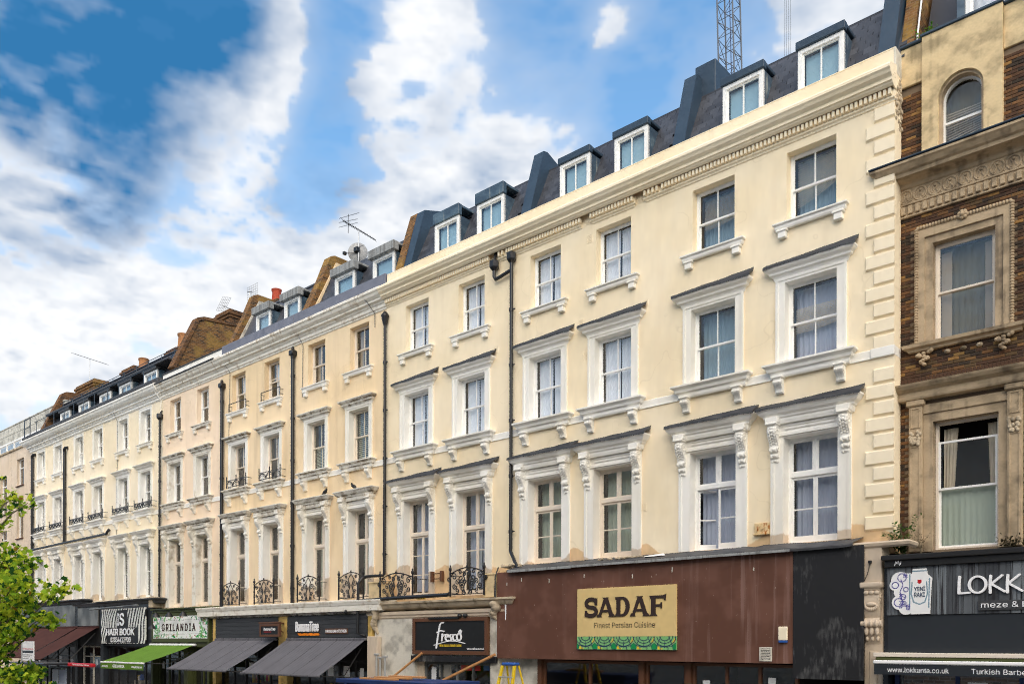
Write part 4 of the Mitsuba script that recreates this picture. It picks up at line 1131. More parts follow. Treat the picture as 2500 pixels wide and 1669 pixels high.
x = -14.48
for s, w in ((cap_S, .50), (cap_A, .60), (cap_D, .56), (cap_A, .60), (cap_F, .50)):
    put(g, 'letter', M().prism_xz(place(s(), x, 3.95, .52 if s is not cap_S else .52, .545), -.685, -.661), 'ink_brown'); x += w * .965
txt(g, 'lettering', 'Finest Persian Cuisine', -14.14, -12.13, 3.64, .15, -.6605, 'ink_brown', depth=.004)
put(g, 'mosaic_band', M().box(-14.76, -11.49, -.662, -.602, 3.035, 3.398, .004), 'print_green')
NV, EM, YE = [], [], []
for k in range(6):
    cx = -14.76 + .655 * (k + .5) - .02
    NV += [LineString(arc(cx, 3.40, r_, r_ * .78, 180, 360, 20)).buffer(.0115) for r_ in (.15, .24, .34)]
    NV += [LineString([(cx + q * .12, 3.40), (cx + q * .25, 3.12)]).buffer(.011) for q in (-1, 1)] + [LineString([(cx + q * .28, 3.04), (cx + q * .28, 3.14), (cx + q * .12, 3.14)]).buffer(.011) for q in (-1, 1)]
    NV += [LineString([(cx, 3.10), (cx, 3.25)]).buffer(.011), LineString([(cx - .12, 3.04), (cx - .12, 3.12), (cx + .1, 3.12), (cx + .1, 3.04)]).buffer(.011)]
    ex = cx - .3275
    hx = Polygon([(ex - .065, 3.05), (ex + .065, 3.05), (ex + .085, 3.12), (ex + .065, 3.17), (ex, 3.215), (ex - .065, 3.17), (ex - .085, 3.12)])
    EM.append(hx); NV.append(hx.exterior.buffer(.012))
    YE += [shapely.union_all([sbox(cx - .22, 3.05, cx - .07, 3.085), sbox(cx - .22, 3.05, cx - .16, 3.15)]), Polygon([(cx + .30, 3.36), (cx + .36, 3.385), (cx + .31, 3.25), (cx + .22, 3.21), (cx + .24, 3.26)])]
clip = sbox(-14.758, 3.037, -11.492, 3.396)
put(g, 'mosaic_line', M().prism_xz(shapely.union_all(NV).intersection(clip), -.6645, -.6615), 'print_navy', kind='stuff')
for L, mt, y in ((EM, 'print_emerald', .6655), (YE, 'print_yellow', .6635)):
    for q in L:
        for w_ in getattr(q.intersection(clip), 'geoms', [q.intersection(clip)]):
            if w_.area > 1e-4: put(g, 'mosaic_tile', M().prism_xz(w_, -y, -.6615), mt)
al = thing('alarm_box', 'cream alarm box with blue base near the right end of the brown board', 'alarm box')
put(al, 'case', M().box(-8.68, -8.46, -.68, -.602, 3.29, 3.62, .015), 'cream_trim'); put(al, 'base', M().box(-8.675, -8.465, -.675, -.602, 3.235, 3.288, .01), 'blue_plastic')
vg = thing('vent_grille', 'square white louvred grille low on the brown board', 'vent')
m = M(); frame_rect(m, -9.19, -8.86, 2.78, 3.13, -.625, -.602, .04); put(vg, 'frame', m, 'render_grey')
put(vg, 'backing', M().box(-9.15, -8.9, -.606, -.6025, 2.82, 3.09), 'black_paint')
for k in range(7): put(vg, 'louvre', M().box(-9.15, -8.90, -.622, -.608, 2.83 + k * .038, 2.852 + k * .038, .003), 'render_grey')
# pier with carved console between the black panel and the brick building
p = thing('carved_pier', 'white painted pier with a carved scrolled console beside the plank fascia', 'pier')
put(p, 'shaft', M().box(-6.74, -6.33, -.42, .0, 0, 4.6, .01).box(-6.62, -6.45, -.45, -.42, .4, 3.05, .015), 'white_paint')
put(p, 'block', M().box(-6.74, -6.33, -.55, .0, 4.6, 5.40, .012).molding([(.55, 5.36), (.60, 5.40), (.62, 5.46), (.58, 5.50), (0, 5.54)], -6.74, -6.33, 0), 'white_paint')
m = M().prism_yz([(0, 4.58), (-.60, 4.58), (-.60, 4.44), (-.56, 4.40), (-.58, 4.30), (-.60, 4.15), (-.57, 3.95), (-.52, 3.80), (-.60, 3.74), (-.62, 3.66), (-.55, 3.60), (-.50, 3.45), (-.47, 3.30), (-.42, 3.2), (0, 3.2)], -6.70, -6.37)
m.box(-6.79, -6.31, -.64, 0, 4.46, 4.60, .03).tube([[-6.76, -.56, 3.67], [-6.31, -.56, 3.67]], .075, 12)
for s in (-6.70, -6.37): m.tube(spiral((s, -.42, 4.22), .14, 1.6, 22), .022, 5)
for k in range(9):
    a = -math.pi * k / 8; m.ball((-6.535 + .12 * math.cos(a), -.60, 4.06 + .07 * math.sin(a)), (.03, .03, .045), 1)
for x in (-6.65, -6.535, -6.42): m.ball((x, -.59, 4.36), (.06, .035, .05), 1).ball((x, -.56, 3.5), (.05, .04, .10), 1).ball((x, -.50, 3.33), (.04, .04, .06), 1).ball((x, -.60, 3.67), (.045, .06, .085), 1)
m.ball((-6.535, -.60, 4.10), (.12, .045, .05), 1)
put(p, 'console', m, 'white_paint', smooth=45)
put(p, 'floodlight', M().box(-6.60, -6.53, -.63, -.55, 5.02, 5.08, .01).tube([[-6.57, -.57, 5.02], [-6.62, -.57, 4.8], [-6.70, -.57, 4.62]], .008, 4), 'black_iron')

# ------------------------------------------------------------------ juice bar
h3x = h3
f = thing('shop', 'whitewashed juice bar shop front under the stone cornice with scroll balconies', 'shop front')
put(f, 'stone_cornice', M().molding([(.25, 4.30), (.5, 4.40), (.62, 4.42), (.66, 4.47), (.70, 4.55), (.76, 4.58), (.76, 4.64), (0, 4.70)], -24.15, -17.95, 0), 'stone_dirty')
put(f, 'frieze', M().molding([(.52, 4.06), (.56, 4.10), (.56, 4.16), (.60, 4.20), (.60, 4.28), (.54, 4.31), (.4, 4.33)], -23.9, -18.2, 0), 'white_paint')
put(f, 'front_wall', M().box(-24.1, -21.92, -.52, .0, 0, 4.06).box(-21.92, -18.0, -.52, 0, 4.0, 4.06).box(-18.33, -18.0, -.52, 0, 0, 4.0), 'render_grey')
put(f, 'front_wall', M().box(-21.919, -18.331, -.50, -.45, 2.6, 4.0), 'render_grey')
for x in (-24.0, -18.05):
    m = M()
    for k in range(26):
        t = k / 25; m.ball((x + .10 * math.sin(9 * t), -.66 + .35 * t * t, 4.44 - 1.15 * t * (1 if x < -20 else .55)), np.array([.15, .13, .10]) * (1.1 - .4 * t) * RNG.uniform(.7, 1.2), 1)
    put(f, 'carved_corbel', m, 'stone_dirty', smooth=True, label='weathered lumpy carved corbel')
for a, b in ((-24.35, -23.62), (-18.55, -18.05)):
    put(f, 'stone_block', M().box(a, b, -.62, -.1, 4.66, 5.40, .02).box(a - .03, b + .03, -.65, -.08, 5.36, 5.42, .015), 'stone_yellow')
put(f, 'lintel_board', M().box(-22.0, -17.98, -.64, -.53, 2.57, 2.775, .012), 'black_board')
w = shopwindow(f, -21.6, -18.45, 2.56, -.35, 'panel_steel', 4)
put(w, 'notice', M().box(-20.95, -20.35, -.28, -.27, 2.05, 2.5), 'drape_tan'); put(w, 'notice', M().box(-18.85, -18.55, -.28, -.27, 2.32, 2.5), 'blue_plastic'); put(w, 'notice', M().box(-19.9, -19.0, -.28, -.27, 2.3, 2.5), 'red_paint')
put(f, 'jamb', M().box(-21.95, -21.6, -.40, -.30, .15, 2.565), 'white_paint')
put(f, 'meter_box', M().box(-24.28, -23.7, -.75, -.53, 0.4, 3.44, .02), 'white_paint')
for x, z in ((-23.72, 2.78), (-23.52, 2.66), (-23.25, 2.70)):
    put(f, 'conduit', M().tube([[x, -.75, 0.2], [x, -.75, z]], .035, 8).box(x - .09, x + .09, -.8, -.68, z - .02, z + .05, .01), 'grey_pipe', smooth=40)
put(f, 'flood_strip', M().box(-21.05, -19.6, -.72, -.62, 4.00, 4.07, .015).ball((-19.55, -.68, 4.10), (.09, .08, .07), 1).ball((-19.3, -.68, 4.10), (.09, .08, .07), 1), 'black_iron')
put(f, 'gutter_pipe', M().tube([[-24.75, -.73, 4.74], [-23.0, -.72, 4.78], [-20.1, -.72, 4.80], [-20.0, -.72, 4.83]], .065, 8).tube([[-23.2, -.72, 4.78], [-23.1, -.72, 4.78]], .08, 8), 'black_pipe', smooth=40)
bk = M()
for x in (-21.5, -21.02): bk.box(x - .05, x + .05, -.16, -.03, 5.32, 5.68, .01)
bk.tube([[-21.5, -.12, 5.60], [-21.02, -.12, 5.60]], .02, 6).tube([[-21.5, -.12, 5.42], [-21.02, -.12, 5.42]], .02, 6)
put(f, 'old_sign_bracket', bk, 'brown_wood')
s = thing('shop_sign', 'black sign with white handwritten name in a brown frame', 'sign')
m = M(); frame_rect(m, -21.91, -18.34, 2.82, 4.05, -.66, -.53, .125); put(s, 'frame', m, 'brown_wood')
put(s, 'board', M().box(-21.79, -18.46, -.625, -.535, 2.94, 3.93), 'black_paint')
FR = [[(.30, .98)] + arc(.30, .80, .10, .2, 80, 170, 8) + [(.16, .55), (.12, .2), (.10, .02)], [(.12, .62), (.24, .69), (.34, .66)],  # f
      [(.29, .56), (.275, .30)], [(.28, .42), (.33, .52), (.39, .54)],  # r
      [(.40, .43), (.47, .45)] + arc(.435, .45, .045, .095, 10, 180, 8) + arc(.45, .40, .06, .095, 180, 300, 8),  # e
      [(.585, .53), (.54, .53), (.525, .46), (.565, .40), (.56, .32), (.50, .30)],  # s
      arc(.675, .425, .06, .115, 60, 300, 12), arc(.80, .44, .065, .13, 0, 360, 18), [(.81, .56), (.80, .64), (.835, .70)], [(.82, .60), (.87, .66), (.85, .58)]]
sh = strokes(FR, .046).union(strokes([[(.03, .13)] + [(.12 + .85 * t, .16 + .13 * math.sin(math.pi * t * .9)) for t in np.linspace(0, 1, 14)]], .03))
put(s, 'script_name', M().prism_xz(place(sh, -20.87, 3.02, 1.55, .87), -.645, -.626), 'letter_white', label='white brushed script name')
txt(s, 'lettering', 'FRESH JUICES & LEBANESE CUISINE', -20.57, -19.52, 3.085, .07, -.626, 'print_yellow', True)
txt(s, 'lettering', 'www.eatfresco.co.uk', -19.27, -18.50, 2.99, .07, -.626, 'letter_white')

k = thing('plastic_tray', 'small yellow plastic tray on the cornice beside the left scroll balcony', 'tray')
put(k, 'tray', M().box(-21.68, -21.32, -.70, -.55, 4.70, 4.80, .02), 'yellow_plastic')

# ------------------------------------------------------------------ noodle restaurant
f = thing('shop', 'dark timber restaurant front with two grey awnings under a white shop cornice', 'shop front')
put(f, 'shop_cornice', M().molding([(.55, 4.28), (.62, 4.34), (.66, 4.36), (.80, 4.38), (.80, 4.585), (.82, 4.60), (.84, 4.66), (.86, 4.72), (.86, 4.77), (0, 4.86)], -35.85, -24.35, 0), 'grimy_paint')
for a, b in ((-35.33, -30.3), (-29.62, -24.45)):
    n = 5
    for k in range(n): put(f, 'board', M().box(a, b, -.60 - .006 * (k % 2), -.53, 3.40 + k * .172, 3.40 + (k + 1) * .172 - .006, .006), 'dark_timber')
put(f, 'upper_wall', M().box(-35.8, -24.4, -.52, -.01, 3.3, 4.30), 'black_paint')
for a, b in ((-35.62, -35.34), (-30.28, -29.64), (-24.44, -24.20)):
    put(f, 'pilaster', M().box(a, b, -.58, -.02, 0, 4.28, .01), 'yellow_paint')
shopwindow(f, -35.3, -30.3, 3.2, -.3, 'black_paint', 5, 2.5); shopwindow(f, -29.62, -24.46, 3.2, -.3, 'black_paint', 5, 2.5)
s = thing('shop_sign', 'white condensed letters over an orange brush stroke on dark boards', 'sign')
txt(s, 'lettering', 'BananaTree', -28.90, -27.34, 3.66, .37, -.66, 'letter_white', True, .04)
ob = [(-28.84, 3.57)] + [(-28.84 + 1.43 * t, 3.575 + .015 * math.sin(23 * t)) for t in np.linspace(.05, 1, 14)] + [(-27.38, 3.50), (-27.5, 3.485)] + [(-27.5 - 1.2 * t, 3.485 + .012 * math.sin(31 * t)) for t in np.linspace(0, 1, 12)]
put(s, 'brush_stroke', M().prism_xz(Polygon(ob).buffer(0), -.64, -.61), 'orange_paint')
put(s, 'plate', M().box(-26.98, -25.57, -.64, -.608, 3.55, 3.745, .01), 'brown_wood')
txt(s, 'lettering', 'PAN ASIAN KITCHEN', -26.93, -25.62, 3.595, .105, -.645, 'letter_white', True)
s = thing('hanging_sign', 'small dark projecting sign hung on a bracket between the two dark fascias', 'sign')
put(s, 'bracket', M().box(-31.05, -29.45, -1.04, -.96, 3.98, 4.05, .01).tube([[-29.9, -1.0, 4.0], [-29.9, -.6, 3.6]], .02, 6).box(-29.95, -29.85, -1.0, -.55, 3.97, 4.02), 'brown_wood')
m = M(); frame_rect(m, -30.95, -29.5, 3.44, 3.96, -1.06, -.94, .09); put(s, 'frame', m, 'brown_wood')
put(s, 'panel', M().box(-30.87, -29.58, -1.035, -.965, 3.52, 3.88), 'black_paint')
txt(s, 'lettering', 'BananaTree', -30.65, -29.80, 3.70, .11, -1.036, 'letter_white', True)
put(s, 'underline', M().box(-30.64, -30.1, -1.042, -1.036, 3.63, 3.65), 'red_paint')
A1 = awning('awning', 'slate grey awning left of the dark restaurant, beside the green awning', -35.3, -30.45, 3.33, 2.09, -.62, -2.85, 'grey_canvas', group=None)
A2 = awning('awning', 'slate grey awning beneath the white letters and orange stroke', -29.62, -24.50, 3.33, 2.05, -.62, -2.66, 'grey_canvas')
put(f, 'spotlight', M().tube([[-26.2, -.8, 4.33], [-25.5, -.8, 4.33]], .02, 6).ball((-25.45, -.8, 4.36), (.07, .07, .09), 1).ball((-34.8, -.75, 4.28), (.06, .06, .07), 1).ball((-28.7, -.75, 4.3), (.04, .04, .06), 1), 'black_iron')

# ------------------------------------------------------------------ green restaurant
f = thing('shop', 'olive green restaurant front with floral name board and three hooded lamps', 'shop front')
put(f, 'head', M().molding([(.55, 4.62), (.60, 4.66), (.60, 4.78), (.70, 4.80), (.70, 4.86), (0, 4.90)], -41.6, -35.95, 0, ends=False), 'green_paint')
m = M(); frame_rect(m, -41.6, -35.92, 3.22, 4.62, -.62, -.5, .13, .14, .16); put(f, 'sign_surround', m, 'green_paint')
put(f, 'upper_wall', M().box(-41.6, -35.9, -.5, -.01, 3.0, 4.66), 'green_paint')
for a, b in ((-41.7, -41.5), (-38.3, -37.9), (-36.1, -35.9)): put(f, 'pilaster', M().box(a, b, -.6, 0, 0, 3.2, .01), 'green_paint')
shopwindow(f, -41.5, -38.32, 3.0, -.3, 'green_paint', 3, 2.4); shopwindow(f, -37.88, -36.12, 3.0, -.3, 'green_paint', 2, 2.4)
for x in (-40.35, -39.0, -37.6, -40.75):
    zz = 4.52 if x > -40.6 else 3.95
    put(f, 'lamp', M().tube([[x + .55, -.6, 4.72], [x + .45, -.95, 4.80], [x + .15, -1.0, 4.78], [x + .03, -.98, zz + .12]], .015, 5).lathe([(0, .12), (.06, .12), (.16, -.02), (.19, -.10), (.17, -.10), (.04, .06), (0, .06)], x, -.98, zz, 12), 'black_iron', smooth=40)
s = thing('shop_sign', 'pale floral name board with dark serif capitals and leaf border', 'sign')
put(s, 'board', M().box(-41.46, -36.06, -.605, -.56, 3.39, 4.47, .005), 'white_sign')
NL = []; NL2 = []; NL3 = []
for k in range(150):
    side = RNG.random()
    if side < .32: x, z = RNG.uniform(-41.4, -40.75), RNG.uniform(3.42, 4.44)
    elif side < .62: x, z = RNG.uniform(-36.75, -36.12), RNG.uniform(3.42, 4.44)
    elif side < .82: x, z = RNG.uniform(-41.3, -36.2), RNG.uniform(3.42, 3.60)
    else: x, z = RNG.uniform(-41.3, -36.2), RNG.uniform(4.28, 4.44)
    a = RNG.uniform(0, 180); L = RNG.uniform(.05, .15)
    e = affinity.rotate(affinity.scale(Point(x, z).buffer(1, quad_segs=3), L * .35, L), a)
    (NL if k % 3 == 0 else NL2 if k % 3 == 1 else NL3).append(e if k % 3 != 2 else affinity.scale(e, .6, .4))
cl = sbox(-41.45, 3.40, -36.07, 4.46)
for L, mt, y in ((NL, 'print_emerald', .607), (NL2, 'print_green', .6075), (NL3, 'red_clay', .608)):
    put(s, 'leaf_print', M().prism_xz(shapely.union_all(L).intersection(cl), -y, -.6052), mt, kind='stuff')
m = M(); frame_rect(m, -40.78, -36.8, 3.60, 4.28, -.608, -.605, .012); put(s, 'rule_line', m, 'panel_steel')
LT = 'GRILANDIA'
txt(s, 'lettering', ' '.join(LT), -40.50, -37.16, 3.76, .34, -.606, 'ink_brown', True, .02)
A3 = awning('awning', 'bright green awning with white front rail and printed valance', -41.75, -37.25, 3.08, 2.28, -.62, -3.0, 'green_canvas', val=.27, bar='white_sign', vmat='green_canvas')
for q, a, b in (('020 7221 2220', -41.62, -40.95), ('GRILANDIA', -40.4, -39.15), ('www.grilandia.com', -38.45, -37.35)):
    txt(A3, 'lettering', q, a, b, 2.02 if q[0] != 'w' else 2.04, .13 if q[0] == 'G' else .09, -3.032, 'letter_white', True, .004)

# ------------------------------------------------------------------ salon and the steel fascias
f = thing('shop', 'dark salon front under the black cornice, left of the olive green front', 'shop front')
put(f, 'cornice', M().molding([(.5, 5.15), (.56, 5.20), (.60, 5.30), (.70, 5.36), (.72, 5.42), (0, 5.52)], -47.5, -41.85, 0), 'flashing')
put(f, 'upper_wall', M().box(-47.6, -41.75, -.5, -.01, 3.0, 5.2).box(-47.9, -47.5, -.55, -.01, 0, 5.3), 'dark_panel')
put(f, 'end_block', M().box(-41.95, -41.55, -.62, -.01, 4.95, 5.50, .02), 'stone_dirty')
shopwindow(f, -47.4, -41.8, 3.0, -.3, 'black_paint', 5, 2.4)
put(f, 'lamp_bar', M().tube([[-48.3, -.95, 5.0], [-42.4, -.95, 5.08]], .05, 8), 'panel_steel')
s = thing('shop_sign', 'zebra striped salon sign with white capitals and phone number on black', 'sign')
put(s, 'board', M().box(-47.55, -42.2, -.66, -.6, 3.13, 4.98, .005), 'zebra')
put(s, 'black_block', M().box(-46.86, -42.99, -.668, -.661, 3.16, 3.98), 'black_paint'); put(s, 'black_block', M().box(-45.54, -44.26, -.669, -.661, 3.982, 4.90), 'black_paint')
txt(s, 'emblem_letter', 'I', -45.35, -45.18, 4.10, .62, -.70, 'letter_white', True, .02); txt(s, 'emblem_letter', 'S', -45.10, -44.55, 4.10, .62, -.70, 'letter_white', True, .02)
txt(s, 'lettering', 'HAIR BOOK', -46.75, -43.36, 3.58, .34, -.70, 'letter_white', True, .02)
txt(s, 'lettering', '02034412900', -46.2, -43.78, 3.20, .27, -.70, 'letter_white', False, .015)
f = thing('shop', 'shop front with weathered grey steel fascia panels and sagging brown awnings', 'shop front')
put(f, 'cornice', M().molding([(.5, 5.36), (.58, 5.42), (.62, 5.52), (.74, 5.60), (.74, 5.66), (0, 5.74)], -60.0, -51.0, 0), 'flashing'); put(f, 'cornice', M().molding([(.5, 5.16), (.58, 5.2), (.62, 5.3), (.66, 5.36), (0, 5.5)], -50.95, -47.95, 0), 'flashing')
for a, b in ((-60, -57.3), (-57.28, -54.2), (-54.18, -51.3), (-50.9, -48.1)):
    put(f, 'fascia_panel', M().box(a, b, -.61, -.55, 4.12, 5.36 if b < -51 else 5.14, .008), 'panel_steel')
put(f, 'upper_wall', M().box(-60.1, -47.95, -.54, -.01, 3.0, 5.4).box(-51.28, -50.92, -.6, -.01, 0, 5.4), 'black_paint')
shopwindow(f, -60, -51.3, 3.0, -.3, 'black_paint', 5, 2.4); shopwindow(f, -50.9, -48.1, 3.0, -.3, 'render_grey', 2, 2.4)
awning('awning', 'dark brown fabric awning, the left one mostly behind leaves', -57.2, -50.95, 4.05, 2.35, -.62, -3.4, 'brown_canvas', ribs=6, bar='brown_canvas')
awning('awning', 'dark brown fabric awning hanging loose, right of the pair', -50.8, -48.15, 4.02, 2.3, -.62, -3.5, 'brown_canvas', ribs=4, bar='brown_canvas')


# ------------------------------------------------------------------ the brick building on the right
B = thing('brick_building', 'dark brick building with carved tan stone windows above the plank fascia', 'building')
YB = .45; BX0, BX1 = -6.25, 1.6
ARX, ARR = -4.97, .455
arch = Polygon([(ARX - ARR, 14.0)] + arc(ARX, 15.38, ARR, ARR, 180, 0, 20) + [(ARX + ARR, 14.0)])
win2 = sbox(-5.55, 10.0, -4.30, 12.24); win1 = sbox(-5.54, 5.33, -4.23, 8.22)
poly = sbox(BX0, 4.7, BX1, 16.9).difference(arch).difference(win2).difference(win1)
put(B, 'wall', M().prism_xz(poly, YB + .012, YB + .35), 'mortar')
put(B, 'back_part', M().box(BX0 + .02, BX1, 2.01, 9.0, 0, 17.0).box(BX1 - .25, BX1 - .01, YB + .36, 2.0, 0, 16.9).box(BX0, BX1, YB + .02, YB + .34, 0, 4.69), 'brick_dark')
put(B, 'room', M().box(BX0, BX1, 1.9, 2.0, 4.7, 16.5).box(BX0, BX1, .82, 1.9, 9.3, 9.4).box(BX0, BX1, .82, 1.9, 13.3, 13.4).box(BX0, BX0 + .1, .82, 1.9, 4.7, 16.5).box(BX1 - .1, BX1, .82, 1.9, 4.7, 16.5), 'room_dark')
# bricks
solid = shapely.union_all([sbox(-5.92, 9.9, -3.93, 12.68), sbox(-5.77, 14.0, -4.15, 17), sbox(BX0, 13.0, BX1, 14.02), sbox(BX0, 8.72, BX1, 9.08), sbox(-6.03, 5, -3.75, 8.8), sbox(BX0, 15.86, BX1, 17)])
bl = []; zz = 5.4; row = 0
while zz < 16.0:
    x = BX0 - (row % 2) * .1125
    while x < BX1 - .05:
        b = sbox(max(x, BX0), zz, min(x + .215, BX1), zz + .065)
        if b.bounds[2] - b.bounds[0] > .05 and not solid.contains(b.centroid) and solid.intersection(b).area < .4 * b.area:
            bl.append((b.bounds, row))
        x += .225
    zz += .075; row += 1
bl.sort(key=lambda q: abs(q[0][2] + 4.6) * .3 + abs(q[0][1] - 9.5) * .1 + RNG.random() * .5)
lo = M()
for k, (q, row) in enumerate(bl):
    d = RNG.uniform(-.004, .006); y0 = YB - .006 - d
    mm = M().box(q[0], q[2], y0, YB + .05, q[1] + RNG.uniform(-.002, .002), q[3] + RNG.uniform(-.002, .002), .006)
    if k < 300: put(B, 'brick', mm, f'brick_{RNG.choice([0, 0, 1, 1, 2, 2, 3, 4, 4, 6, 6, 5 if RNG.random() < .35 else 0])}')
    else: lo.add(*mm.get())
put(B, 'brickwork', lo, 'brick_0', kind='stuff')
# parapet band, coping and arched window panel
put(B, 'parapet_band', M().box(BX0, -5.77, YB - .05, YB + .012, 16.06, 16.88, .01).box(BX0, -5.77, YB - .07, YB, 15.98, 16.06, .012), 'stone_yellow')
put(B, 'parapet_band', M().box(-4.15, BX1, YB - .05, YB + .012, 15.95, 16.88, .01), 'stone_yellow')
panel = sbox(-5.765, 14.0, -4.155, 16.92).difference(Polygon([(ARX - ARR - .0, 13.9)] + arc(ARX, 15.38, ARR, ARR, 180, 0, 20) + [(ARX + ARR, 13.9)]))
put(B, 'arch_panel', M().prism_xz(panel, YB - .13, YB + .01), 'stone_yellow')
m = M(); ring = Polygon([(ARX - ARR, 14.0)] + arc(ARX, 15.38, ARR, ARR, 180, 0, 24) + [(ARX + ARR, 14.0)]); inner = ring.buffer(-.055)
m.prism_xz(ring.difference(inner.union(sbox(ARX - ARR + .055, 13.9, ARX + ARR - .055, 14.2))), YB - .06, YB + .2); put(B, 'arch_lining', m, 'stone_tan')
gl = ring.buffer(-.09)
w = put(B, 'window', M().prism_xz(inner.difference(gl), YB + .1, YB + .19), 'frame_white')
put(w, 'sash_rail', M().box(ARX - .39, ARX + .39, YB + .11, YB + .17, 14.86, 14.91).box(ARX - .39, ARX + .39, YB + .14, YB + .19, 14.35, 14.47, .01), 'frame_white')
for a, b in ((14.91, 15.9), (14.47, 14.86)):
    gp = gl.intersection(sbox(-9, a, 0, b)); t = trimesh.creation.extrude_polygon(gp, .004, engine='earcut'); tv = np.array(t.vertices)
    top = tv[:, 2] < .001; idx = np.where(top)[0]; mp = -np.ones(len(tv), int); mp[idx] = range(len(idx)); ff = np.array([mp[q] for q in t.faces if all(top[q])])
    put(w, 'pane', M().add(np.stack([tv[idx, 0], np.full(len(idx), YB + .15), tv[idx, 1]], 1), ff), 'glass')
curtain(w, ARX - .42, ARX + .42, 14.35, 15.8, YB + .40, 'sheer_olive', 6, .015); slats(w, ARX - .38, ARX + .38, 14.4, 15.2, YB + .28, 'drape_tan', .05, low=.15)
put(B, 'window_board', M().box(ARX - .4, ARX + .4, YB + .13, YB + .2, 14.0, 14.35), 'brown_wood')
put(B, 'coping', M().box(BX0, -5.78, YB - .12, YB + .35, 16.885, 16.94, .012).box(-5.80, -4.14, YB - .17, YB + .35, 16.925, 16.985, .012).box(-4.135, BX1, YB - .12, YB + .35, 16.885, 16.94, .012), 'lead_navy')
# main cornice with frieze
put(B, 'cornice', M().molding([(.06, 13.62), (.10, 13.64), (.13, 13.70), (.20, 13.73), (.42, 13.76), (.44, 13.83), (.50, 13.86), (.58, 13.94), (.62, 13.97), (.62, 14.02), (0, 14.06)], BX0 + .12, BX1, YB), 'stone_tan')
put(B, 'cornice_lead', M().box(BX0 + .1 - .62, BX1, YB - .65, YB - .15, 14.04, 14.075, .012), 'lead_navy')
put(B, 'frieze_band', M().box(BX0, BX1, YB - .06, YB + .01, 13.28, 13.63).box(BX0, BX1, YB - .09, YB, 13.255, 13.30, .01).box(BX0, BX1, YB - .08, YB, 12.98, 13.02, .01).box(BX0, BX1, YB - .055, YB, 13.02, 13.26), 'stone_tan')
x = BX0 + .13
while x < BX1 - .05:
    m = M().tube([[x + .135 * math.cos(a), YB - .065, 13.455 + .145 * math.sin(a)] for a in np.linspace(0, 6.2832, 18)], .024, 6)
    m.tube([[x - .05, YB - .065, 13.37], [x - .02, YB - .07, 13.44], [x - .04, YB - .07, 13.50], [x, YB - .07, 13.54], [x + .04, YB - .07, 13.50], [x + .02, YB - .07, 13.44], [x + .05, YB - .065, 13.37]], .015, 5).ball((x, YB - .065, 13.53), .035, 1).ball((x - .06, YB - .065, 13.37), .022, 1).ball((x + .06, YB - .065, 13.37), .022, 1)
    for s in (-1, 1): m.tube([[x + .155, YB - .06, 13.455 + s * .15], [x + .12, YB - .065, 13.455 + s * .09]], .014, 5)
    put(B, 'frieze_roundel', m, 'stone_tan', smooth=45); x += .31
x = BX0 + .08
while x < BX1 - .05:
    put(B, 'dentil', M().box(x - .05, x + .05, YB - .12, YB - .05, 13.04, 13.225, .012), 'stone_tan'); x += .155
# second floor window with rope moulding
WX0, WX1 = -5.55, -4.30
m = M(); m.prism_xz(sbox(-5.84, 10.0, -4.01, 12.58).difference(sbox(WX0 - .16, 9.9, WX1 + .16, 12.40)), YB - .10, YB + .02)
m.prism_xz(sbox(WX0 - .17, 10.0, WX1 + .17, 12.41).difference(sbox(WX0, 9.9, WX1, 12.24)), YB - .05, YB + .02)
m.box(WX0 - .005, WX0, YB - .05, YB + .3, 10, 12.24).box(WX1, WX1 + .005, YB - .05, YB + .3, 10, 12.24).box(WX0, WX1, YB - .04, YB + .3, 12.235, 12.24)
put(B, 'window_surround', m, 'stone_tan')
rp = M(); r_ = .042
for (ax, az), (bx, bz) in (((-5.88, 10.02), (-5.88, 12.63)), ((-5.88, 12.63), (-3.97, 12.63)), ((-3.97, 12.63), (-3.97, 10.02))):
    L = math.hypot(bx - ax, bz - az); n = int(L / .062)
    for i in range(n):
        t = (i + .5) / n; c = np.array([ax + (bx - ax) * t, YB - .10, az + (bz - az) * t])
        up = abs(bz - az) > abs(bx - ax)
        rp.ball(c, (.048, .05, .036) if up else (.036, .05, .048), 1)
for k in range(7):
    a = k * .9; rp.ball((-4.92 + .07 * math.cos(a), YB - .13, 12.64 + .07 * math.sin(a)), .045, 1)
rp.ball((-4.92, YB - .17, 12.64), .05, 1)
put(B, 'rope_moulding', rp, 'stone_tan', smooth=45)
put(B, 'window_sill', M().molding([(0, 9.84), (.10, 9.85), (.12, 9.90), (.20, 9.93), (.22, 10.0), (0, 10.03)], -5.95, -3.9, YB), 'stone_tan')
for x in (-5.72, -4.13):
    m = M()
    for k in range(16):
        a = k * .8; q = k / 15; m.ball((x + (.16 - .14 * q) * math.cos(a), YB - .10 + .02 * math.sin(a * 1.3), 9.82 - .30 * q), (.05, .05, .05 - .02 * q), 1)
    put(B, 'floral_bracket', m, 'stone_tan', smooth=50)
for x in (-5.25, -4.92, -4.6):
    put(B, 'rosette', M().ball((x, YB - .02, 9.74), (.07, .05, .05), 1).ball((x, YB - .06, 9.74), .03, 1), 'stone_dirty', smooth=50)
sash(B, (WX0 + WX1) / 2, WX1 - WX0 - .01, 10.03, 12.235, 'none', y=YB + .14, mat='frame_cream', bars=0)
curtain(B, WX0 + .06, WX1 - .06, 10.08, 12.2, YB + .48, 'sheer_olive', 9, .015)
put(B, 'side_curtain', M().box(WX0 + .08, WX0 + .30, YB + .36, YB + .37, 10.1, 12.1).box(WX1 - .28, WX1 - .06, YB + .36, YB + .37, 10.1, 12.1), 'drape_tan')
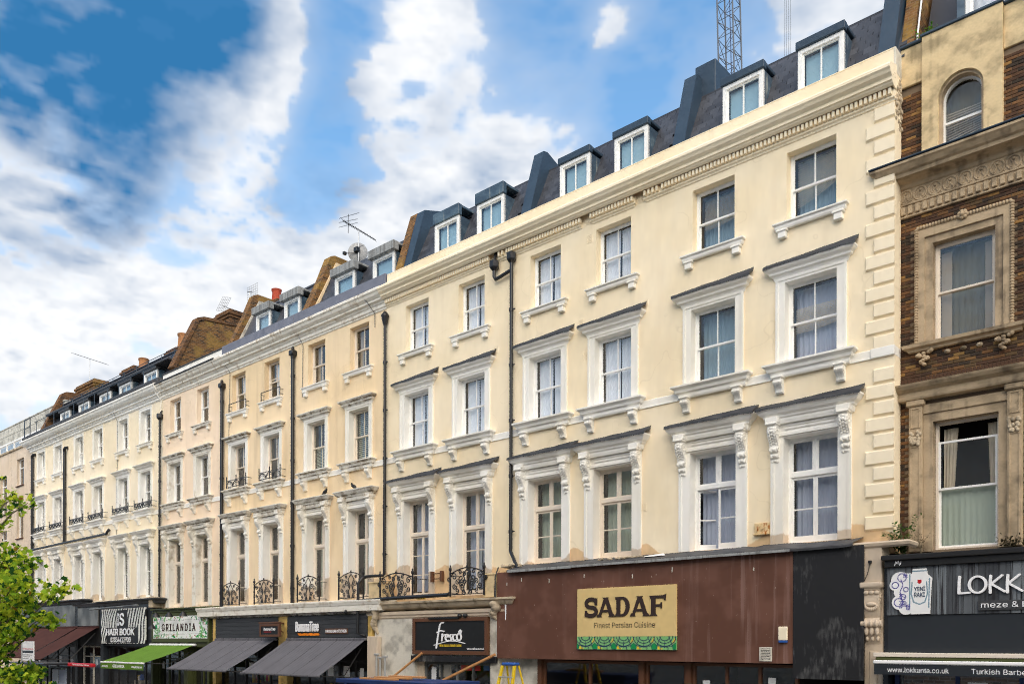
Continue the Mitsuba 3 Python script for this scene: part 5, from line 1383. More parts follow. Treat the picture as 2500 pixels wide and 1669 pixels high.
# soldier course, middle cornice and first floor window
x = BX0 + .02
sold = M()
while x < BX1 - .05: sold.box(x, x + .065, YB - .012 - RNG.uniform(0, .006), YB + .03, 9.09, 9.28, .005); x += .075
put(B, 'soldier_course', sold, 'brick_2', kind='stuff')
put(B, 'mid_cornice', M().molding([(0, 8.72), (.22, 8.74), (.24, 8.78), (.24, 8.90), (.30, 8.93), (.36, 8.96), (.42, 9.02), (.44, 9.06), (0, 9.10)], BX0 + .25, BX1, YB), 'stone_tan')
for x0_, x1_ in ((-6.02, -5.74), (-4.05, -3.77)):
    xc = (x0_ + x1_) / 2
    m = M().box(x0_, x1_, YB - .14, YB + .01, 5.3, 8.60, .01).box(x0_ - .05, x1_ + .05, YB - .20, YB, 8.60, 8.74, .025)
    frame_rect(m, x0_ + .03, x1_ - .03, 5.4, 7.70, YB - .16, YB - .13, .035); frame_rect(m, x0_ + .04, x1_ - .04, 8.10, 8.56, YB - .16, YB - .13, .03)
    put(B, 'pilaster', m, 'stone_tan')
    m = M()
    for k in range(22):
        a = RNG.uniform(0, 6.28); q = RNG.random(); m.ball((xc + .12 * math.cos(a) * (1 - .4 * q), YB - .17, 8.02 - .30 * q), (.04, .035, .045), 1)
    put(B, 'carved_mask', m, 'stone_dirty', smooth=50)
W0, W1 = -5.54, -4.23
m = M(); m.prism_xz(sbox(-5.735, 5.3, -4.055, 8.62).difference(sbox(W0, 5.2, W1, 8.22)), YB - .03, YB + .02)
m.prism_yz([(YB + .02, 8.22), (YB - .03, 8.30), (YB - .03, 8.23), (YB + .3, 8.2), (YB + .3, 8.22)], W0, W1)
m.prism_xz(sbox(-5.735, 8.42, -4.055, 8.62), YB - .07, YB - .03)
for s, xe in ((-1, W0), (1, W1)): m.box(min(xe, xe - s * -.005), max(xe, xe + s * .005), YB - .03, YB + .3, 5.3, 8.22)
put(B, 'window_surround', m, 'stone_tan')
m = M(); frame_rect(m, W0 + .005, W1 - .005, 5.33, 8.22, YB + .17, YB + .3, .06); w = put(B, 'window', m, 'frame_cream', label='tall sash window with its top sash slid down')
m = M(); frame_rect(m, W0 + .06, W1 - .06, 6.68, 7.78, YB + .18, YB + .225, .05); put(w, 'upper_sash', m, 'frame_white'); pane(w, W0 + .11, W1 - .11, 6.73, 7.73, YB + .2)
m = M(); frame_rect(m, W0 + .06, W1 - .06, 5.38, 6.74, YB + .235, YB + .28, .05); put(w, 'lower_sash', m, 'frame_white'); pane(w, W0 + .11, W1 - .11, 5.43, 6.69, YB + .255)
curtain(w, W0 + .12, W0 + .42, 5.4, 8.1, YB + .42, 'blind_slat', 4, .03, edge=-1); curtain(w, W1 - .30, W1 - .06, 5.4, 8.1, YB + .42, 'blind_slat', 3, .03, edge=1)
curtain(w, W0 + .06, W1 - .06, 5.4, 6.75, YB + .34, 'drape_green', 10, .012)
# roof: slates, dormer, party wall
put(B, 'roof', M().prism_yz([(SL0[0] + .45, SL0[1]), (SL1[0] + .45, SL1[1] + .3), (9, SL1[1] + .3), (9, 16.4), (SL0[0] + .45, 16.4)], BX0 + .35, BX1), 'slate_2')
slates(B, BX0 + .4, -4.2, [(-5.05, -3, 9)], yoff=.45, zoff=.0)
party(B, -6.28, -6.0, [(.55, 16.4), (.55, 17.05), (1.1, 18.9), (1.3, 19.6), (9, 19.6), (9, 16.4)], 'brick_gable', 'party wall with orange brick end')
put(B, 'vent_pipe', M().tube([[-5.93, .5, 16.95], [-5.95, 1.05, 18.6]], .02, 6), 'white_sign')
dormer(B, -4.2, 1.5, 18.4, 18.7, y=.62, fas='lead_navy', cheek='lead', dress='net', zb=17.0, back=1.75)
put(B, 'dormer_lead', M().box(-5.12, -4.96, .60, .75, 16.95, 18.5, .01), 'lead')
m = M()
for k in range(60):
    x = -5.95 + .55 * RNG.random() ** 1.6; L = RNG.uniform(.05, .16); a = RNG.uniform(-.5, .5)
    m.add([[x - .012, YB - .02, 16.93], [x + .012, YB - .02, 16.93], [x + L * math.sin(a), YB - .06 + RNG.uniform(-.03, .03), 16.94 + L]], [[0, 1, 2]])
# plank fascia shop front
F = thing('shop', 'weathered grey plank fascia with white letters on the brick building', 'shop front')
put(F, 'ledge', M().box(-6.29, BX1, -.72, .40, 5.05, 5.16, .015).box(-6.24, BX1, -.64, .40, 4.90, 5.05, .01), 'black_paint')
put(F, 'upper_wall', M().box(-6.3, BX1, -.45, .4, 3.0, 4.9).box(-6.32, -6.22, -.45, .4, 0, 3.0), 'dark_panel')
x = -6.21; k = 0
while x < BX1:
    wd = RNG.uniform(.17, .23); put(F, 'plank', M().box(x, x + wd - .006, -.56 - .006 * RNG.random(), -.46, 3.845, 4.895, .004), 'grey_plank'); x += wd
put(F, 'lower_panel', M().box(-6.20, BX1, -.53, -.46, 3.02, 3.84, .004), 'dark_panel')
shopwindow(F, -6.15, -2.4, 2.95, -.2, 'blue_steel', 3, 2.2)
put(F, 'tag_mark', M().prism_xz(strokes([[(0, 0), (.02, .09), (.05, .04), (.08, .1), (.10, 0)], [(.12, .02), (.13, .08)]], .014).buffer(0) if True else None, -.6405, -.64) if False else M().prism_xz(affinity.translate(strokes([[(0, 0), (.02, .09), (.05, .04), (.08, .1), (.10, 0)], [(.12, .02), (.13, .08)]], .014), -6.02, 4.93), -.645, -.641), 'letter_white')
LS = {'L': [[(.06, 1), (.04, .5), (.03, .03), (.48, .05)]], 'O': [arc(.36, .5, .34, .47, 100, 460, 26)], 'K': [[(.08, .98), (.06, .5), (.07, 0)], [(.55, .97), (.12, .52)], [(.12, .5), (.66, .06)]]}
put_l = [('L', -4.76), ('O', -4.56), ('K', -4.19), ('K', -3.88), ('A', -3.5), ('N', -3.2), ('T', -2.85), ('A', -2.55)]
LS['A'] = [[(.02, 0), (.32, 1), (.6, 0)], [(.1, .35), (.52, .35)]]; LS['N'] = [[(.05, 0), (.06, 1), (.55, .02), (.56, 1)]]; LS['T'] = [[(0, .97), (.6, .98)], [(.3, .97), (.31, 0)]]
s = thing('shop_sign', 'raised white letters with a small clear plaque on the planks', 'sign')
for c, x in put_l:
    put(s, 'letter', M().prism_xz(place(strokes(LS[c], .115), x, 4.265, .44 if c != 'O' else .46, .36), -.62, -.575), 'letter_white', smooth=False)
put(s, 'plaque', M().box(-4.39, -3.05, -.60, -.57, 3.91, 4.11, .004), 'dark_timber')
txt(s, 'lettering', 'meze & bar', -4.33, -3.30, 3.965, .115, -.602, 'letter_white')
s = thing('shop_sign', 'cut-out white bottle board with blue grape scroll on the planks', 'sign')
bot = Polygon([(-5.70, 3.86), (-5.31, 3.86), (-5.29, 4.35), (-5.27, 4.63), (-5.36, 4.72), (-5.38, 4.84), (-5.66, 4.84), (-5.68, 4.74), (-5.75, 4.66), (-5.74, 4.3)])
scr = shapely.union_all([Point(-5.92, 4.60).buffer(.19), Point(-6.02, 4.50).buffer(.12), Point(-5.90, 4.35).buffer(.15), Point(-5.93, 4.12).buffer(.16), Point(-5.80, 4.0).buffer(.15), sbox(-5.9, 4.0, -5.7, 4.75)])
put(s, 'board', M().prism_xz(bot.union(scr), -.60, -.575), 'white_sign')
gm = [arc(cx, cz, r_, r_, a, a + 400, 16) for cx, cz, r_, a in ((-6.02, 4.50, .07, 0), (-5.88, 4.66, .09, 90), (-5.95, 4.12, .09, 200), (-5.80, 4.40, .05, 30), (-5.86, 4.24, .06, 100))]
dots = [Point(-5.92 + .035 * (i % 4) + .018 * (i // 4 % 2), 4.14 - .033 * (i // 4)).buffer(.015) for i in range(18)] + [Point(-5.84 + .03 * (i % 3), 4.74 - .033 * (i // 3)).buffer(.014) for i in range(9)] + [Point(-5.78 + .028 * (i % 3), 4.06 - .033 * (i // 3)).buffer(.014) for i in range(12)]
put(s, 'grape_print', M().prism_xz(strokes(gm + [[(-5.87, 4.15), (-5.92, 4.35), (-5.86, 4.5), (-5.9, 4.62)], [(-5.93, 4.3), (-5.82, 4.22)]], .018).union(shapely.union_all(dots)).intersection(bot.union(scr).buffer(-.01)), -.6025, -.6003), 'print_violet')
put(s, 'rim_print', M().prism_xz(strokes([[(-5.72, 4.72), (-5.72, 4.0)], [(-5.32, 4.62), (-5.335, 4.0)], [(-5.66, 4.79), (-5.38, 4.79)]] + [[(-5.67, 4.55), (-5.69, 4.3), (-5.64, 4.12), (-5.52, 4.07), (-5.41, 4.12), (-5.36, 4.3), (-5.38, 4.55)]], .026), -.602, -.6003), 'drape_teal')
put(s, 'crest', M().prism_xz(Polygon([(-5.56, 4.60), (-5.48, 4.60), (-5.48, 4.54), (-5.52, 4.51), (-5.56, 4.54)]), -.6035, -.6003), 'red_paint')
txt(s, 'lettering', 'YENİ', -5.63, -5.41, 4.36, .085, -.6003, 'print_navy', True); txt(s, 'lettering', 'RAKI', -5.63, -5.41, 4.23, .095, -.6003, 'print_navy', True)
a = thing('awning', 'rolled awning with white rails and dark printed valance under the planks', 'awning')
put(a, 'top_board', M().box(-6.42, BX1, -.80, -.45, 2.93, 3.02, .01), 'frame_cream')
put(a, 'canvas_roll', M().box(-6.38, BX1, -.78, -.5, 2.85, 2.928, .02), 'green_paint')
put(a, 'front_rail', M().box(-6.40, BX1, -.88, -.72, 2.775, 2.855, .02), 'white_sign')
put(a, 'valance', M().box(-6.38, BX1, -.86, -.845, 2.545, 2.775), 'dark_panel')
txt(a, 'lettering', 'www.lokkanta.co.uk', -6.10, -4.87, 2.60, .105, -.8605, 'letter_white', depth=.003); txt(a, 'lettering', 'Turkish Barbecue', -4.45, -3.2, 2.60, .105, -.8605, 'letter_white', depth=.003)
# self-seeded plants


def sprig(name, label, base, n, hgt, spread, cols, lsz=.05, group=None):
    st = M(); V, Fc, C = [], [], []; rr = random.Random(hash(label) % 1000 if False else len(label))
    for i in range(n):
        a = rr.uniform(0, 6.28); L = hgt * rr.uniform(.45, 1); sx, sy = math.cos(a) * spread * rr.uniform(.3, 1), math.sin(a) * spread * .5
        P = [np.array(base) + np.array([sx * t * t, -abs(sy) * t, L * t]) for t in np.linspace(0, 1, 5)]
        st.tube(P, [.009, .008, .006, .004, .003], 4)
        for k in range(26):
            t = rr.uniform(.25, 1.02); c = np.array(base) + np.array([sx * t * t, -abs(sy) * t, L * t]) + np.array([rr.uniform(-1, 1), rr.uniform(-1, .4), rr.uniform(-1, 1)]) * .085
            d = np.array([rr.uniform(-1, 1), rr.uniform(-1, 1), rr.uniform(-.3, 1)]); d /= np.linalg.norm(d); e = np.cross(d, [rr.uniform(-1, 1), rr.uniform(-1, 1), 1]); e /= np.linalg.norm(e) + 1e-6
            s_ = lsz * rr.uniform(.6, 1.2); b0 = len(V)
            V += [c - d * s_, c + e * s_ * .5, c + d * s_, c - e * s_ * .5]; Fc += [[b0, b0 + 1, b0 + 2], [b0, b0 + 2, b0 + 3]]; col = np.array(rr.choice(cols)) * rr.uniform(.7, 1.3); C += [col] * 4
    k = thing(name, label, 'plant', group)
    put(k, 'stem', st, 'bark'); put(k, 'foliage', (np.array(V), np.array(Fc)), 'leaf', color=np.array(C), kind='stuff')


sprig('self_seeded_shrub', 'leafy green shrub growing from the ledge between cream quoins and brick building', (-6.02, .12, 5.10), 11, 1.0, .55, [(.06, .13, .03), (.10, .18, .04), (.05, .10, .03)])
sprig('weed', 'small bright weed growing on the coping at top right', (-5.75, .5, 16.92), 6, .3, .3, [(.10, .28, .03), (.2, .32, .04)], .04)
sprig('weed', 'brown dry weed at the foot of the left stone pilaster', (-5.72, .2, 5.25), 5, .5, .25, [(.10, .07, .04)], .02)
sprig('moss_clump', 'dark moss clump on the window ledge at the right edge', (-3.95, .25, 5.2), 6, .28, .4, [(.03, .03, .015), (.05, .04, .02)], .04)

# ------------------------------------------------------------------ far left: concrete office block
K = thing('office_block', 'pinkish grey rendered office block with metal windows and a pale penthouse at far left', 'building')
kh = []
KW = [(-62.95, -61.62, 13.72, 15.52), (-62.95, -61.72, 10.18, 12.36), (-66.3, -64.9, 12.05, 14.65), (-66.3, -64.9, 8.3, 10.9), (-62.95, -61.72, 6.4, 8.9), (-70.5, -69.1, 12.05, 14.65), (-70.5, -69.1, 8.3, 10.9), (-66.3, -64.9, 4.8, 7.2)]
wall(K, -80, -60.12, 0, 16.2, [(q[0], q[2], q[1], q[3]) for q in KW], 'stucco_grey', y=.05, th=.3)
put(K, 'roof_slab', M().box(-80, -60.12, -.05, 9, 16.2, 16.34, .02), 'stone_dirty')
put(K, 'room', M().box(-80, -60.2, 1.2, 1.3, 0, 16.15).box(-80, -60.2, .36, 1.2, 9.2, 9.3), 'room_dark')
for q in KW:
    m = M(); frame_rect(m, q[0], q[1], q[2], q[3], .22, .30, .06); m.box(q[0] + .06, q[1] - .06, .225, .295, q[3] - .62, q[3] - .56); w = put(K, 'window', m, 'frame_white')
    pane(w, q[0] + .06, q[1] - .06, q[2] + .06, q[3] - .62, .26); pane(w, q[0] + .06, q[1] - .06, q[3] - .56, q[3] - .06, .26)
    put(K, 'window_sill', M().box(q[0] - .05, q[1] + .05, -.04, .2, q[2] - .07, q[2] - .005, .01), 'brown_wood')
put(K, 'penthouse', M().box(-80, -58.0, 1.3, 8, 17.55, 18.85, .02).box(-80, -58.0, 1.26, 8.05, 18.86, 18.95, .02).box(-80, -58.0, 1.27, 1.31, 18.30, 18.33), 'concrete')
m = M()
for k in range(14): m.box(-80 + k * 1.5, -79.93 + k * 1.5, .95, 1.05, 16.9, 17.45)
m.box(-80, -59.5, .94, 1.06, 17.44, 17.54).box(-80, -59.5, .94, 1.06, 16.85, 16.92)
w = put(K, 'ribbon_window', m, 'frame_white')
for k in range(13): pane(w, -79.93 + k * 1.5, -78.5 + k * 1.5, 16.92, 17.44, 1.0)
put(K, 'ribbon_back', M().box(-80, -59.5, 1.6, 1.7, 16.34, 17.6), 'net_white')
put(K, 'joint', M().box(-64.0, -63.98, .046, .05, 0, 16.2).box(-80, -60.12, .046, .05, 13.0, 13.015).box(-80, -60.12, .046, .05, 9.5, 9.515), 'stone_dirty')

# ------------------------------------------------------------------ chimneys, aerials, crane


def stack(parent, x0, x1, y0, y1, z0, z1, mat='brick_gable'):
    m = M().box(x0, x1, y0, y1, z0, z1 - .45).box(x0 - .07, x1 + .07, y0 - .07, y1 + .07, z1 - .45, z1 - .3, .02).box(x0 - .14, x1 + .14, y0 - .14, y1 + .14, z1 - .3, z1 - .15, .02).box(x0 - .05, x1 + .05, y0 - .05, y1 + .05, z1 - .15, z1, .02)
    return put(parent, 'chimney', m, mat)


POT = [(.0, 0), (.20, 0), (.22, .05), (.20, .10), (.18, .45), (.21, .50), (.22, .56), (.17, .58), (.16, .5), (0, .5)]


def pot(parent, x, y, z, mat, s=1.0):
    put(parent, 'chimney_pot', M().lathe([(a * s, b * s) for a, b in POT], x, y, z, 14), mat, smooth=40)


c = stack(pk, -43.0, -41.55, 3.6, 5.0, 17.5, 21.2, 'brick_dark')
c = stack(l1, -47.1, -46.0, 2.8, 4.2, 17.5, 19.95, 'brick_dark'); pot(c, -45.98, 3.2, 19.95, 'clay', 1.45); pot(c, -44.9, 3.2, 19.8, 'clay', 1.2)
c = stack(l2, -53.0, -51.4, 2.8, 4.0, 17.5, 20.1, 'brick_dark'); pot(c, -50.5, 3.0, 19.5, 'clay', 1.45)
c = stack(l3, -60.1, -57.2, 2.8, 4.0, 17.5, 20.5, 'brick_gable')
c = put(b2, 'chimney', M().box(-36.1, -35.0, 2.3, 3.4, 18.3, 19.6, .02), 'brick_dark'); pot(c, -35.48, 2.6, 19.55, 'red_clay', 1.15)


def aerial(label, base, top, boom0, boom1, n, el=.35, grid=None, elements_vertical=False):
    k = thing('tv_aerial', label, 'aerial')
    put(k, 'mast', M().tube([base, top], .022, 6), 'steel')
    m = M().tube([boom0, boom1], .014, 5)
    b0, b1 = np.array(boom0), np.array(boom1); d = (b1 - b0) / np.linalg.norm(b1 - b0)
    e = np.cross(d, [0, 0, 1.0]) if not elements_vertical else np.array([0, 0, 1.0]); e /= np.linalg.norm(e)
    for i in range(n):
        c_ = b0 + (b1 - b0) * (i + .5) / n; q = el * (1 - .35 * i / n)
        m.tube([c_ - e * q, c_ + e * q], .010, 4); m.ball(c_, .028, 0)
    put(k, 'boom', m, 'black_iron')
    if grid:
        m = M(); c_, ax, az, w_, h_ = grid
        ax, az = np.array(ax, float), np.array(az, float); ax /= np.linalg.norm(ax); az /= np.linalg.norm(az)
        for i in range(6):
            t = (i / 5 - .5)
            m.tube([np.array(c_) + az * h_ * t - ax * w_ / 2, np.array(c_) + az * h_ * t + ax * w_ / 2], .008, 4)
            m.tube([np.array(c_) + ax * w_ * t - az * h_ / 2, np.array(c_) + ax * w_ * t + az * h_ / 2], .008, 4)
        put(k, 'reflector', m, 'grey_pipe')
    return k


k = aerial('television aerial with long dark boom above the satellite dish', (-28.42, 2, 18.0), (-28.36, 2, 20.45), (-28.95, 1.6, 21.0), (-27.6, 2.3, 19.98), 12, .30)
put(k, 'dipole', M().tube([[-28.75, 1.75, 21.25], [-28.75, 1.75, 20.45]], .014, 5).tube([[-29.2, 1.6, 21.15], [-28.2, 1.9, 21.18]], .010, 4).tube([[-29.2, 1.6, 20.98], [-28.3, 1.9, 20.95]], .010, 4).tube([[-29.2, 1.6, 20.78], [-28.3, 1.9, 20.80]], .010, 4).tube([[-28.6, 2, 19.85], [-28.0, 2, 19.8]], .012, 4), 'black_iron')
k = thing('satellite_dish', 'grey satellite dish on a pole above the lead-topped roof window', 'satellite dish')
m = M(); prof = [(0, .0), (.15, -.01), (.28, -.04), (.38, -.09), (.42, -.12)]
m.lathe([(r_, z_) for r_, z_ in prof], 0, 0, 0, 20); V, Fc = m.get(); V = np.stack([V[:, 0], V[:, 2] * -1, V[:, 1]], 1)
ca, sa = math.cos(.78), math.sin(.78); V = np.stack([V[:, 0] * ca - V[:, 1] * sa, V[:, 0] * sa + V[:, 1] * ca, V[:, 2]], 1) + [-28.45, 2.0, 19.68]
put(k, 'dish', (V, Fc), 'grey_pipe', smooth=True)
put(k, 'mount', M().tube([[-28.45, 2.05, 17.9], [-28.45, 2.05, 19.9]], .04, 8).tube([[-28.45, 1.98, 19.6], [-28.75, 1.6, 19.55]], .02, 5).box(-28.82, -28.7, 1.5, 1.65, 19.48, 19.6, .01).box(-28.52, -28.3, 1.85, 2.02, 19.62, 19.8, .01), 'black_iron')
aerial('small grid aerial on the brown party wall left of the red chimney pot', (-36.8, 2, 19.4), (-36.9, 2, 20.35), (-36.95, 1.9, 20.3), (-36.8, 2.1, 20.3), 1, .05, grid=((-36.82, 2.1, 20.33), (1, 0, 0), (0, 0, 1), .95, .6))
aerial('tilted aerial with two mesh reflectors above the dark chimney', (-41.9, 4, 19.9), (-42.75, 3.9, 21.75), (-42.8, 3.9, 21.75), (-41.1, 4.1, 20.95), 7, .16, grid=((-42.75, 3.9, 21.85), (.75, 0, .6), (0, 1, .2), .9, .5))
aerial('thin television aerial on a tall mast at the far left roof', (-58.5, 3, 19.8), (-58.46, 3, 22.1), (-60.0, 2.6, 22.7), (-56.7, 3.4, 21.45), 11, .35)
C = thing('tower_crane', 'steel lattice crane mast rising behind the slate roof', 'crane')
CX, CY = -25.8, 30.0


def cpt(sx, sy, z): return [CX + sx * .54 - .03 * (z - 40), CY + sy * .54, z]


m = M(); brm = M()
for sx in (-1, 1):
    for sy in (-1, 1): m.tube([cpt(sx, sy, 0), cpt(sx, sy, 66)], .055, 6)
z = 24.0; q = 0
while z < 64:
    for a, b in (((-1, -1), (1, -1)), ((1, -1), (1, 1)), ((1, 1), (-1, 1)), ((-1, 1), (-1, -1))):
        brm.tube([cpt(*a, z), cpt(*b, z)], .024, 4)
        brm.tube([cpt(*(a if q % 2 else b), z), cpt(*(b if q % 2 else a), z + 1.15)], .024, 4)
    z += 1.15; q += 1
put(C, 'mast', m, 'crane_steel'); put(C, 'bracing', brm, 'crane_steel')
put(C, 'ladder', M().tube([cpt(.1, .1, 20), cpt(.1, .1, 64)], .03, 4).tube([cpt(.5, .1, 20), cpt(.5, .1, 64)], .03, 4), 'blue_steel')
m = M()
for z in (66, 68):
    for y in (-.5, .5): m.tube([[-60, CY + y, z], [10, CY + y, z]], .06, 5)
for i in range(48): m.tube([[-60 + i * 1.45, CY - .5, 66], [-59.3 + i * 1.45, CY - .5, 68]], .04, 4)
put(C, 'jib', m, 'steel')
for i in range(4): put(C, 'hoist_cable', M().tube([[-22.13 + i * .115, CY, 24], [-22.13 + i * .115, CY, 66]], .014, 4), 'crane_steel')

# ------------------------------------------------------------------ birds, ladder, skip, poles, bus stop
for lab, x, z, s in (('dark pigeon perched on the window hood nearest the cream block', -25.75, 9.03, 1), ('dark pigeon crouched on the hood next to a thick downpipe', -27.62, 9.02, -1)):
    k = thing('pigeon', lab, 'bird')
    m = M(); P = []
    for t, r_, dz in ((-.16, .015, .02), (-.08, .05, .07), (0, .075, .11), (.08, .065, .15), (.12, .038, .20), (.14, .042, .235), (.17, .012, .23)):
        P.append((t, r_, dz))
    m.tube([[x - s * t, -.22, z + dz] for t, r_, dz in P], [r_ for t, r_, dz in P], 8)
    for q in (-.02, .02): m.tube([[x, -.22 + q, z + .06], [x, -.22 + q, z]], .008, 4)
    put(k, 'body', m, 'black_paint', smooth=True)
    put(k, 'tail', M().add([[x + s * .12, -.25, z + .06], [x + s * .12, -.19, z + .06], [x + s * .28, -.18, z - .0], [x + s * .28, -.26, z - .0]], [[0, 1, 2, 3]]), 'panel_steel')
k = thing('stepladder', 'yellow stepladder with a blue top in front of the whitewashed pier', 'ladder')
lx0, lx1, ly = -16.42, -15.86, -2.0
put(k, 'top_cap', M().box(lx0 + .02, lx1 - .02, ly - .12, ly + .14, 2.56, 2.65, .03), 'blue_plastic')
for s, xt, xb in ((-1, lx0 + .05, lx0 - .16), (1, lx1 - .05, lx1 + .16)):
    put(k, 'rail', M().wedge([[xt - .04, ly - .11, 2.56], [xt + .04, ly - .11, 2.56], [xt + .04, ly - .05, 2.56], [xt - .04, ly - .05, 2.56]], [[xb - .04, ly - .75, .13], [xb + .04, ly - .75, .13], [xb + .04, ly - .69, .13], [xb - .04, ly - .69, .13]]), 'yellow_plastic')
    put(k, 'rear_rail', M().tube([[xt, ly + .1, 2.56], [xb, ly + .75, .13]], .03, 6), 'yellow_plastic')
for i in range(7):
    z = 2.25 - i * .31; t = (2.56 - z) / 2.43; put(k, 'step', M().box(lx0 + .04 - .2 * t, lx1 - .04 + .2 * t, ly - .14 - .64 * t, ly - .03 - .64 * t, z - .03, z, .006), 'steel')
k = thing('skip', 'dark blue steel builders skip with ribbed side at the bottom edge', 'skip')
sy0, sy1, sx0, sx1, sz = -5.3, -3.6, -19.85, -15.85, 2.17
put(k, 'body', M().wedge([[sx0, sy0, sz], [sx1, sy0, sz], [sx1, sy1, sz], [sx0, sy1, sz]], [[sx0 + .3, sy0 + .2, .05], [sx1 - .3, sy0 + .2, .05], [sx1 - .3, sy1 - .2, .05], [sx0 + .3, sy1 - .2, .05]]), 'blue_steel')
put(k, 'rim', M().box(sx0 - .04, sx1 + .04, sy0 - .06, sy0 + .04, sz - .11, sz + .01, .015).box(sx0 - .04, sx0 + .05, sy0 + .04, sy1, sz - .11, sz + .008, .015).box(sx1 - .05, sx1 + .04, sy0 + .04, sy1, sz - .11, sz + .008, .015), 'blue_steel')
for i in range(5):
    x = sx0 + .35 + i * .82; put(k, 'rib', M().wedge([[x, sy0 - .05, sz - .11], [x + .1, sy0 - .05, sz - .11], [x + .1, sy0 + .03, sz - .11], [x, sy0 + .03, sz - .11]], [[x, sy0 + .12, .1], [x + .1, sy0 + .12, .1], [x + .1, sy0 + .2, .1], [x, sy0 + .2, .1]]), 'blue_steel')
put(k, 'lug', M().box(sx0 + .05, sx0 + .2, sy0 - .12, sy0 - .05, sz - .35, sz - .2, .02), 'grey_pipe')
k = thing('timber_board', 'stack of bare wooden boards lying above the blue skip', 'timber')
for i in range(3): put(k, 'plank', M().box(sx0 + .6 + .3 * i, sx0 + 2.1 + .25 * i, sy0 + .3 + .28 * i, sy0 + .5 + .28 * i, sz - .0 + .03 * i, sz + .045 + .03 * i, .006), 'timber')
for lab, a, b_ in (('long orange timber pole leaning left of the juice bar sign', (-23.3, -1.3, 1.4), (-21.36, -.70, 2.86)), ('long orange timber pole leaning right across the juice bar window', (-20.9, -1.3, 1.55), (-17.93, -.72, 2.85))):
    solo('timber_pole', M().tube([a, b_], .045, 6), 'timber', lab, 'pole', 'timber poles leaning at the juice bar')
k = thing('bus_shelter', 'dark glass bus shelter with a red name strip at bottom left', 'bus shelter')
put(k, 'roof', M().box(-47.6, -42.9, -5.2, -3.7, 2.10, 2.2, .03), 'dark_panel')
put(k, 'name_strip', M().box(-43.0, -40.15, -4.1, -3.9, 2.04, 2.21, .03), 'red_paint')
txt(k, 'lettering', 'Westbourne Grove', -42.3, -40.4, 2.10, .07, -4.101, 'letter_white')
for x in (-47.3, -45.0, -43.05): put(k, 'post', M().box(x, x + .1, -3.85, -3.75, .13, 2.1), 'black_iron')
m = M(); frame_rect(m, -45.3, -43.1, .3, 2.0, -4.05, -3.9, .08); put(k, 'poster_case', m, 'black_iron')
put(k, 'poster', M().box(-44.3, -43.2, -4.0, -3.98, .5, 1.85), 'drape_blue'); put(k, 'poster', M().box(-45.15, -44.4, -4.0, -3.98, .5, 1.85), 'net_white')
k = thing('bus_stop_sign', 'white bus stop information panel half hidden by leaves', 'sign')
put(k, 'post', M().tube([[-46.3, -5.0, .1], [-46.3, -5.0, 3.3]], .05, 8), 'steel')
put(k, 'panel', M().box(-46.14, -44.68, -5.03, -4.97, 2.27, 3.23, .01), 'white_sign')
put(k, 'stripe', M().box(-46.13, -44.69, -5.034, -5.03, 2.84, 2.88), 'red_paint'); put(k, 'stripe', M().box(-46.13, -44.69, -5.034, -5.03, 2.66, 2.78), 'dark_panel')
for i in range(3): put(k, 'text_row', M().box(-46.05, -44.9 - .2 * i, -5.034, -5.03, 2.55 - .09 * i, 2.58 - .09 * i), 'panel_steel')

# ------------------------------------------------------------------ street tree at the left
K = thing('plane_tree', 'young plane tree with bright yellow green leaves at the left edge', 'tree')
TX, TY = -30.2, -11.0
tr = M(); tr.tube([[TX - .05, TY, .05], [TX, TY, 1.6], [TX + .1, TY + .05, 4.0], [TX - .1, TY, 6.5], [TX, TY, 8.3]], [.17, .15, .12, .08, .03], 8)
put(K, 'trunk', tr, 'bark', smooth=40)
tr_ = np.random.RandomState(5)
CL = []  # clusters (x, z, r, n) as the boughs hang; y spreads about the trunk
for (px, pz, r_, n_) in ((-29.75, 8.35, .35, 26), (-29.9, 7.8, .45, 40), (-29.6, 7.2, .35, 20), (-28.85, 7.55, .28, 14), (-30.0, 6.9, .4, 30), (-29.3, 5.95, .55, 90), (-28.5, 5.65, .5, 80), (-29.7, 5.5, .6, 90), (-28.0, 5.25, .4, 55), (-27.2, 5.0, .5, 80), (-26.3, 4.85, .45, 75), (-25.6, 4.75, .40, 60), (-25.3, 4.45, .3, 34), (-28.6, 4.85, .6, 90), (-29.6, 4.65, .6, 90),
                       (-26.9, 4.4, .4, 55), (-27.8, 4.35, .6, 100), (-28.8, 4.1, .6, 100), (-29.7, 3.9, .6, 90), (-26.6, 3.9, .38, 50), (-25.9, 3.85, .36, 48), (-27.0, 3.6, .42, 60), (-27.9, 3.45, .5, 80), (-28.8, 3.3, .6, 90), (-29.6, 3.1, .6, 90), (-28.1, 2.95, .35, 40), (-29.0, 2.75, .4, 40), (-29.4, 2.25, .5, 70), (-28.5, 2.25, .4, 55), (-27.6, 2.30, .38, 50), (-26.8, 2.35, .34, 40), (-26.2, 2.20, .26, 24), (-28.9, 1.85, .5, 80), (-27.8, 1.8, .5, 70), (-27.0, 1.85, .4, 50), (-29.9, 2.0, .5, 60), (-31.0, 6.0, 1.1, 200), (-31.2, 4.2, 1.2, 220), (-30.9, 7.6, .8, 110)):
    CL.append((px, TY + tr_.uniform(-.6, .6), pz, r_, n_))
bra = M()
for px, py_, pz, r_, n_ in CL:
    t0 = min(max(pz - .5 - .25 * abs(px - TX), 1.8), 7.8); bra.tube([[TX, TY, t0], [(TX + px) / 2, (TY + py_) / 2, (t0 + pz) / 2 + .12], [px, py_, pz]], [.035, .024, .010], 5)
put(K, 'branch', bra, 'bark', smooth=40)
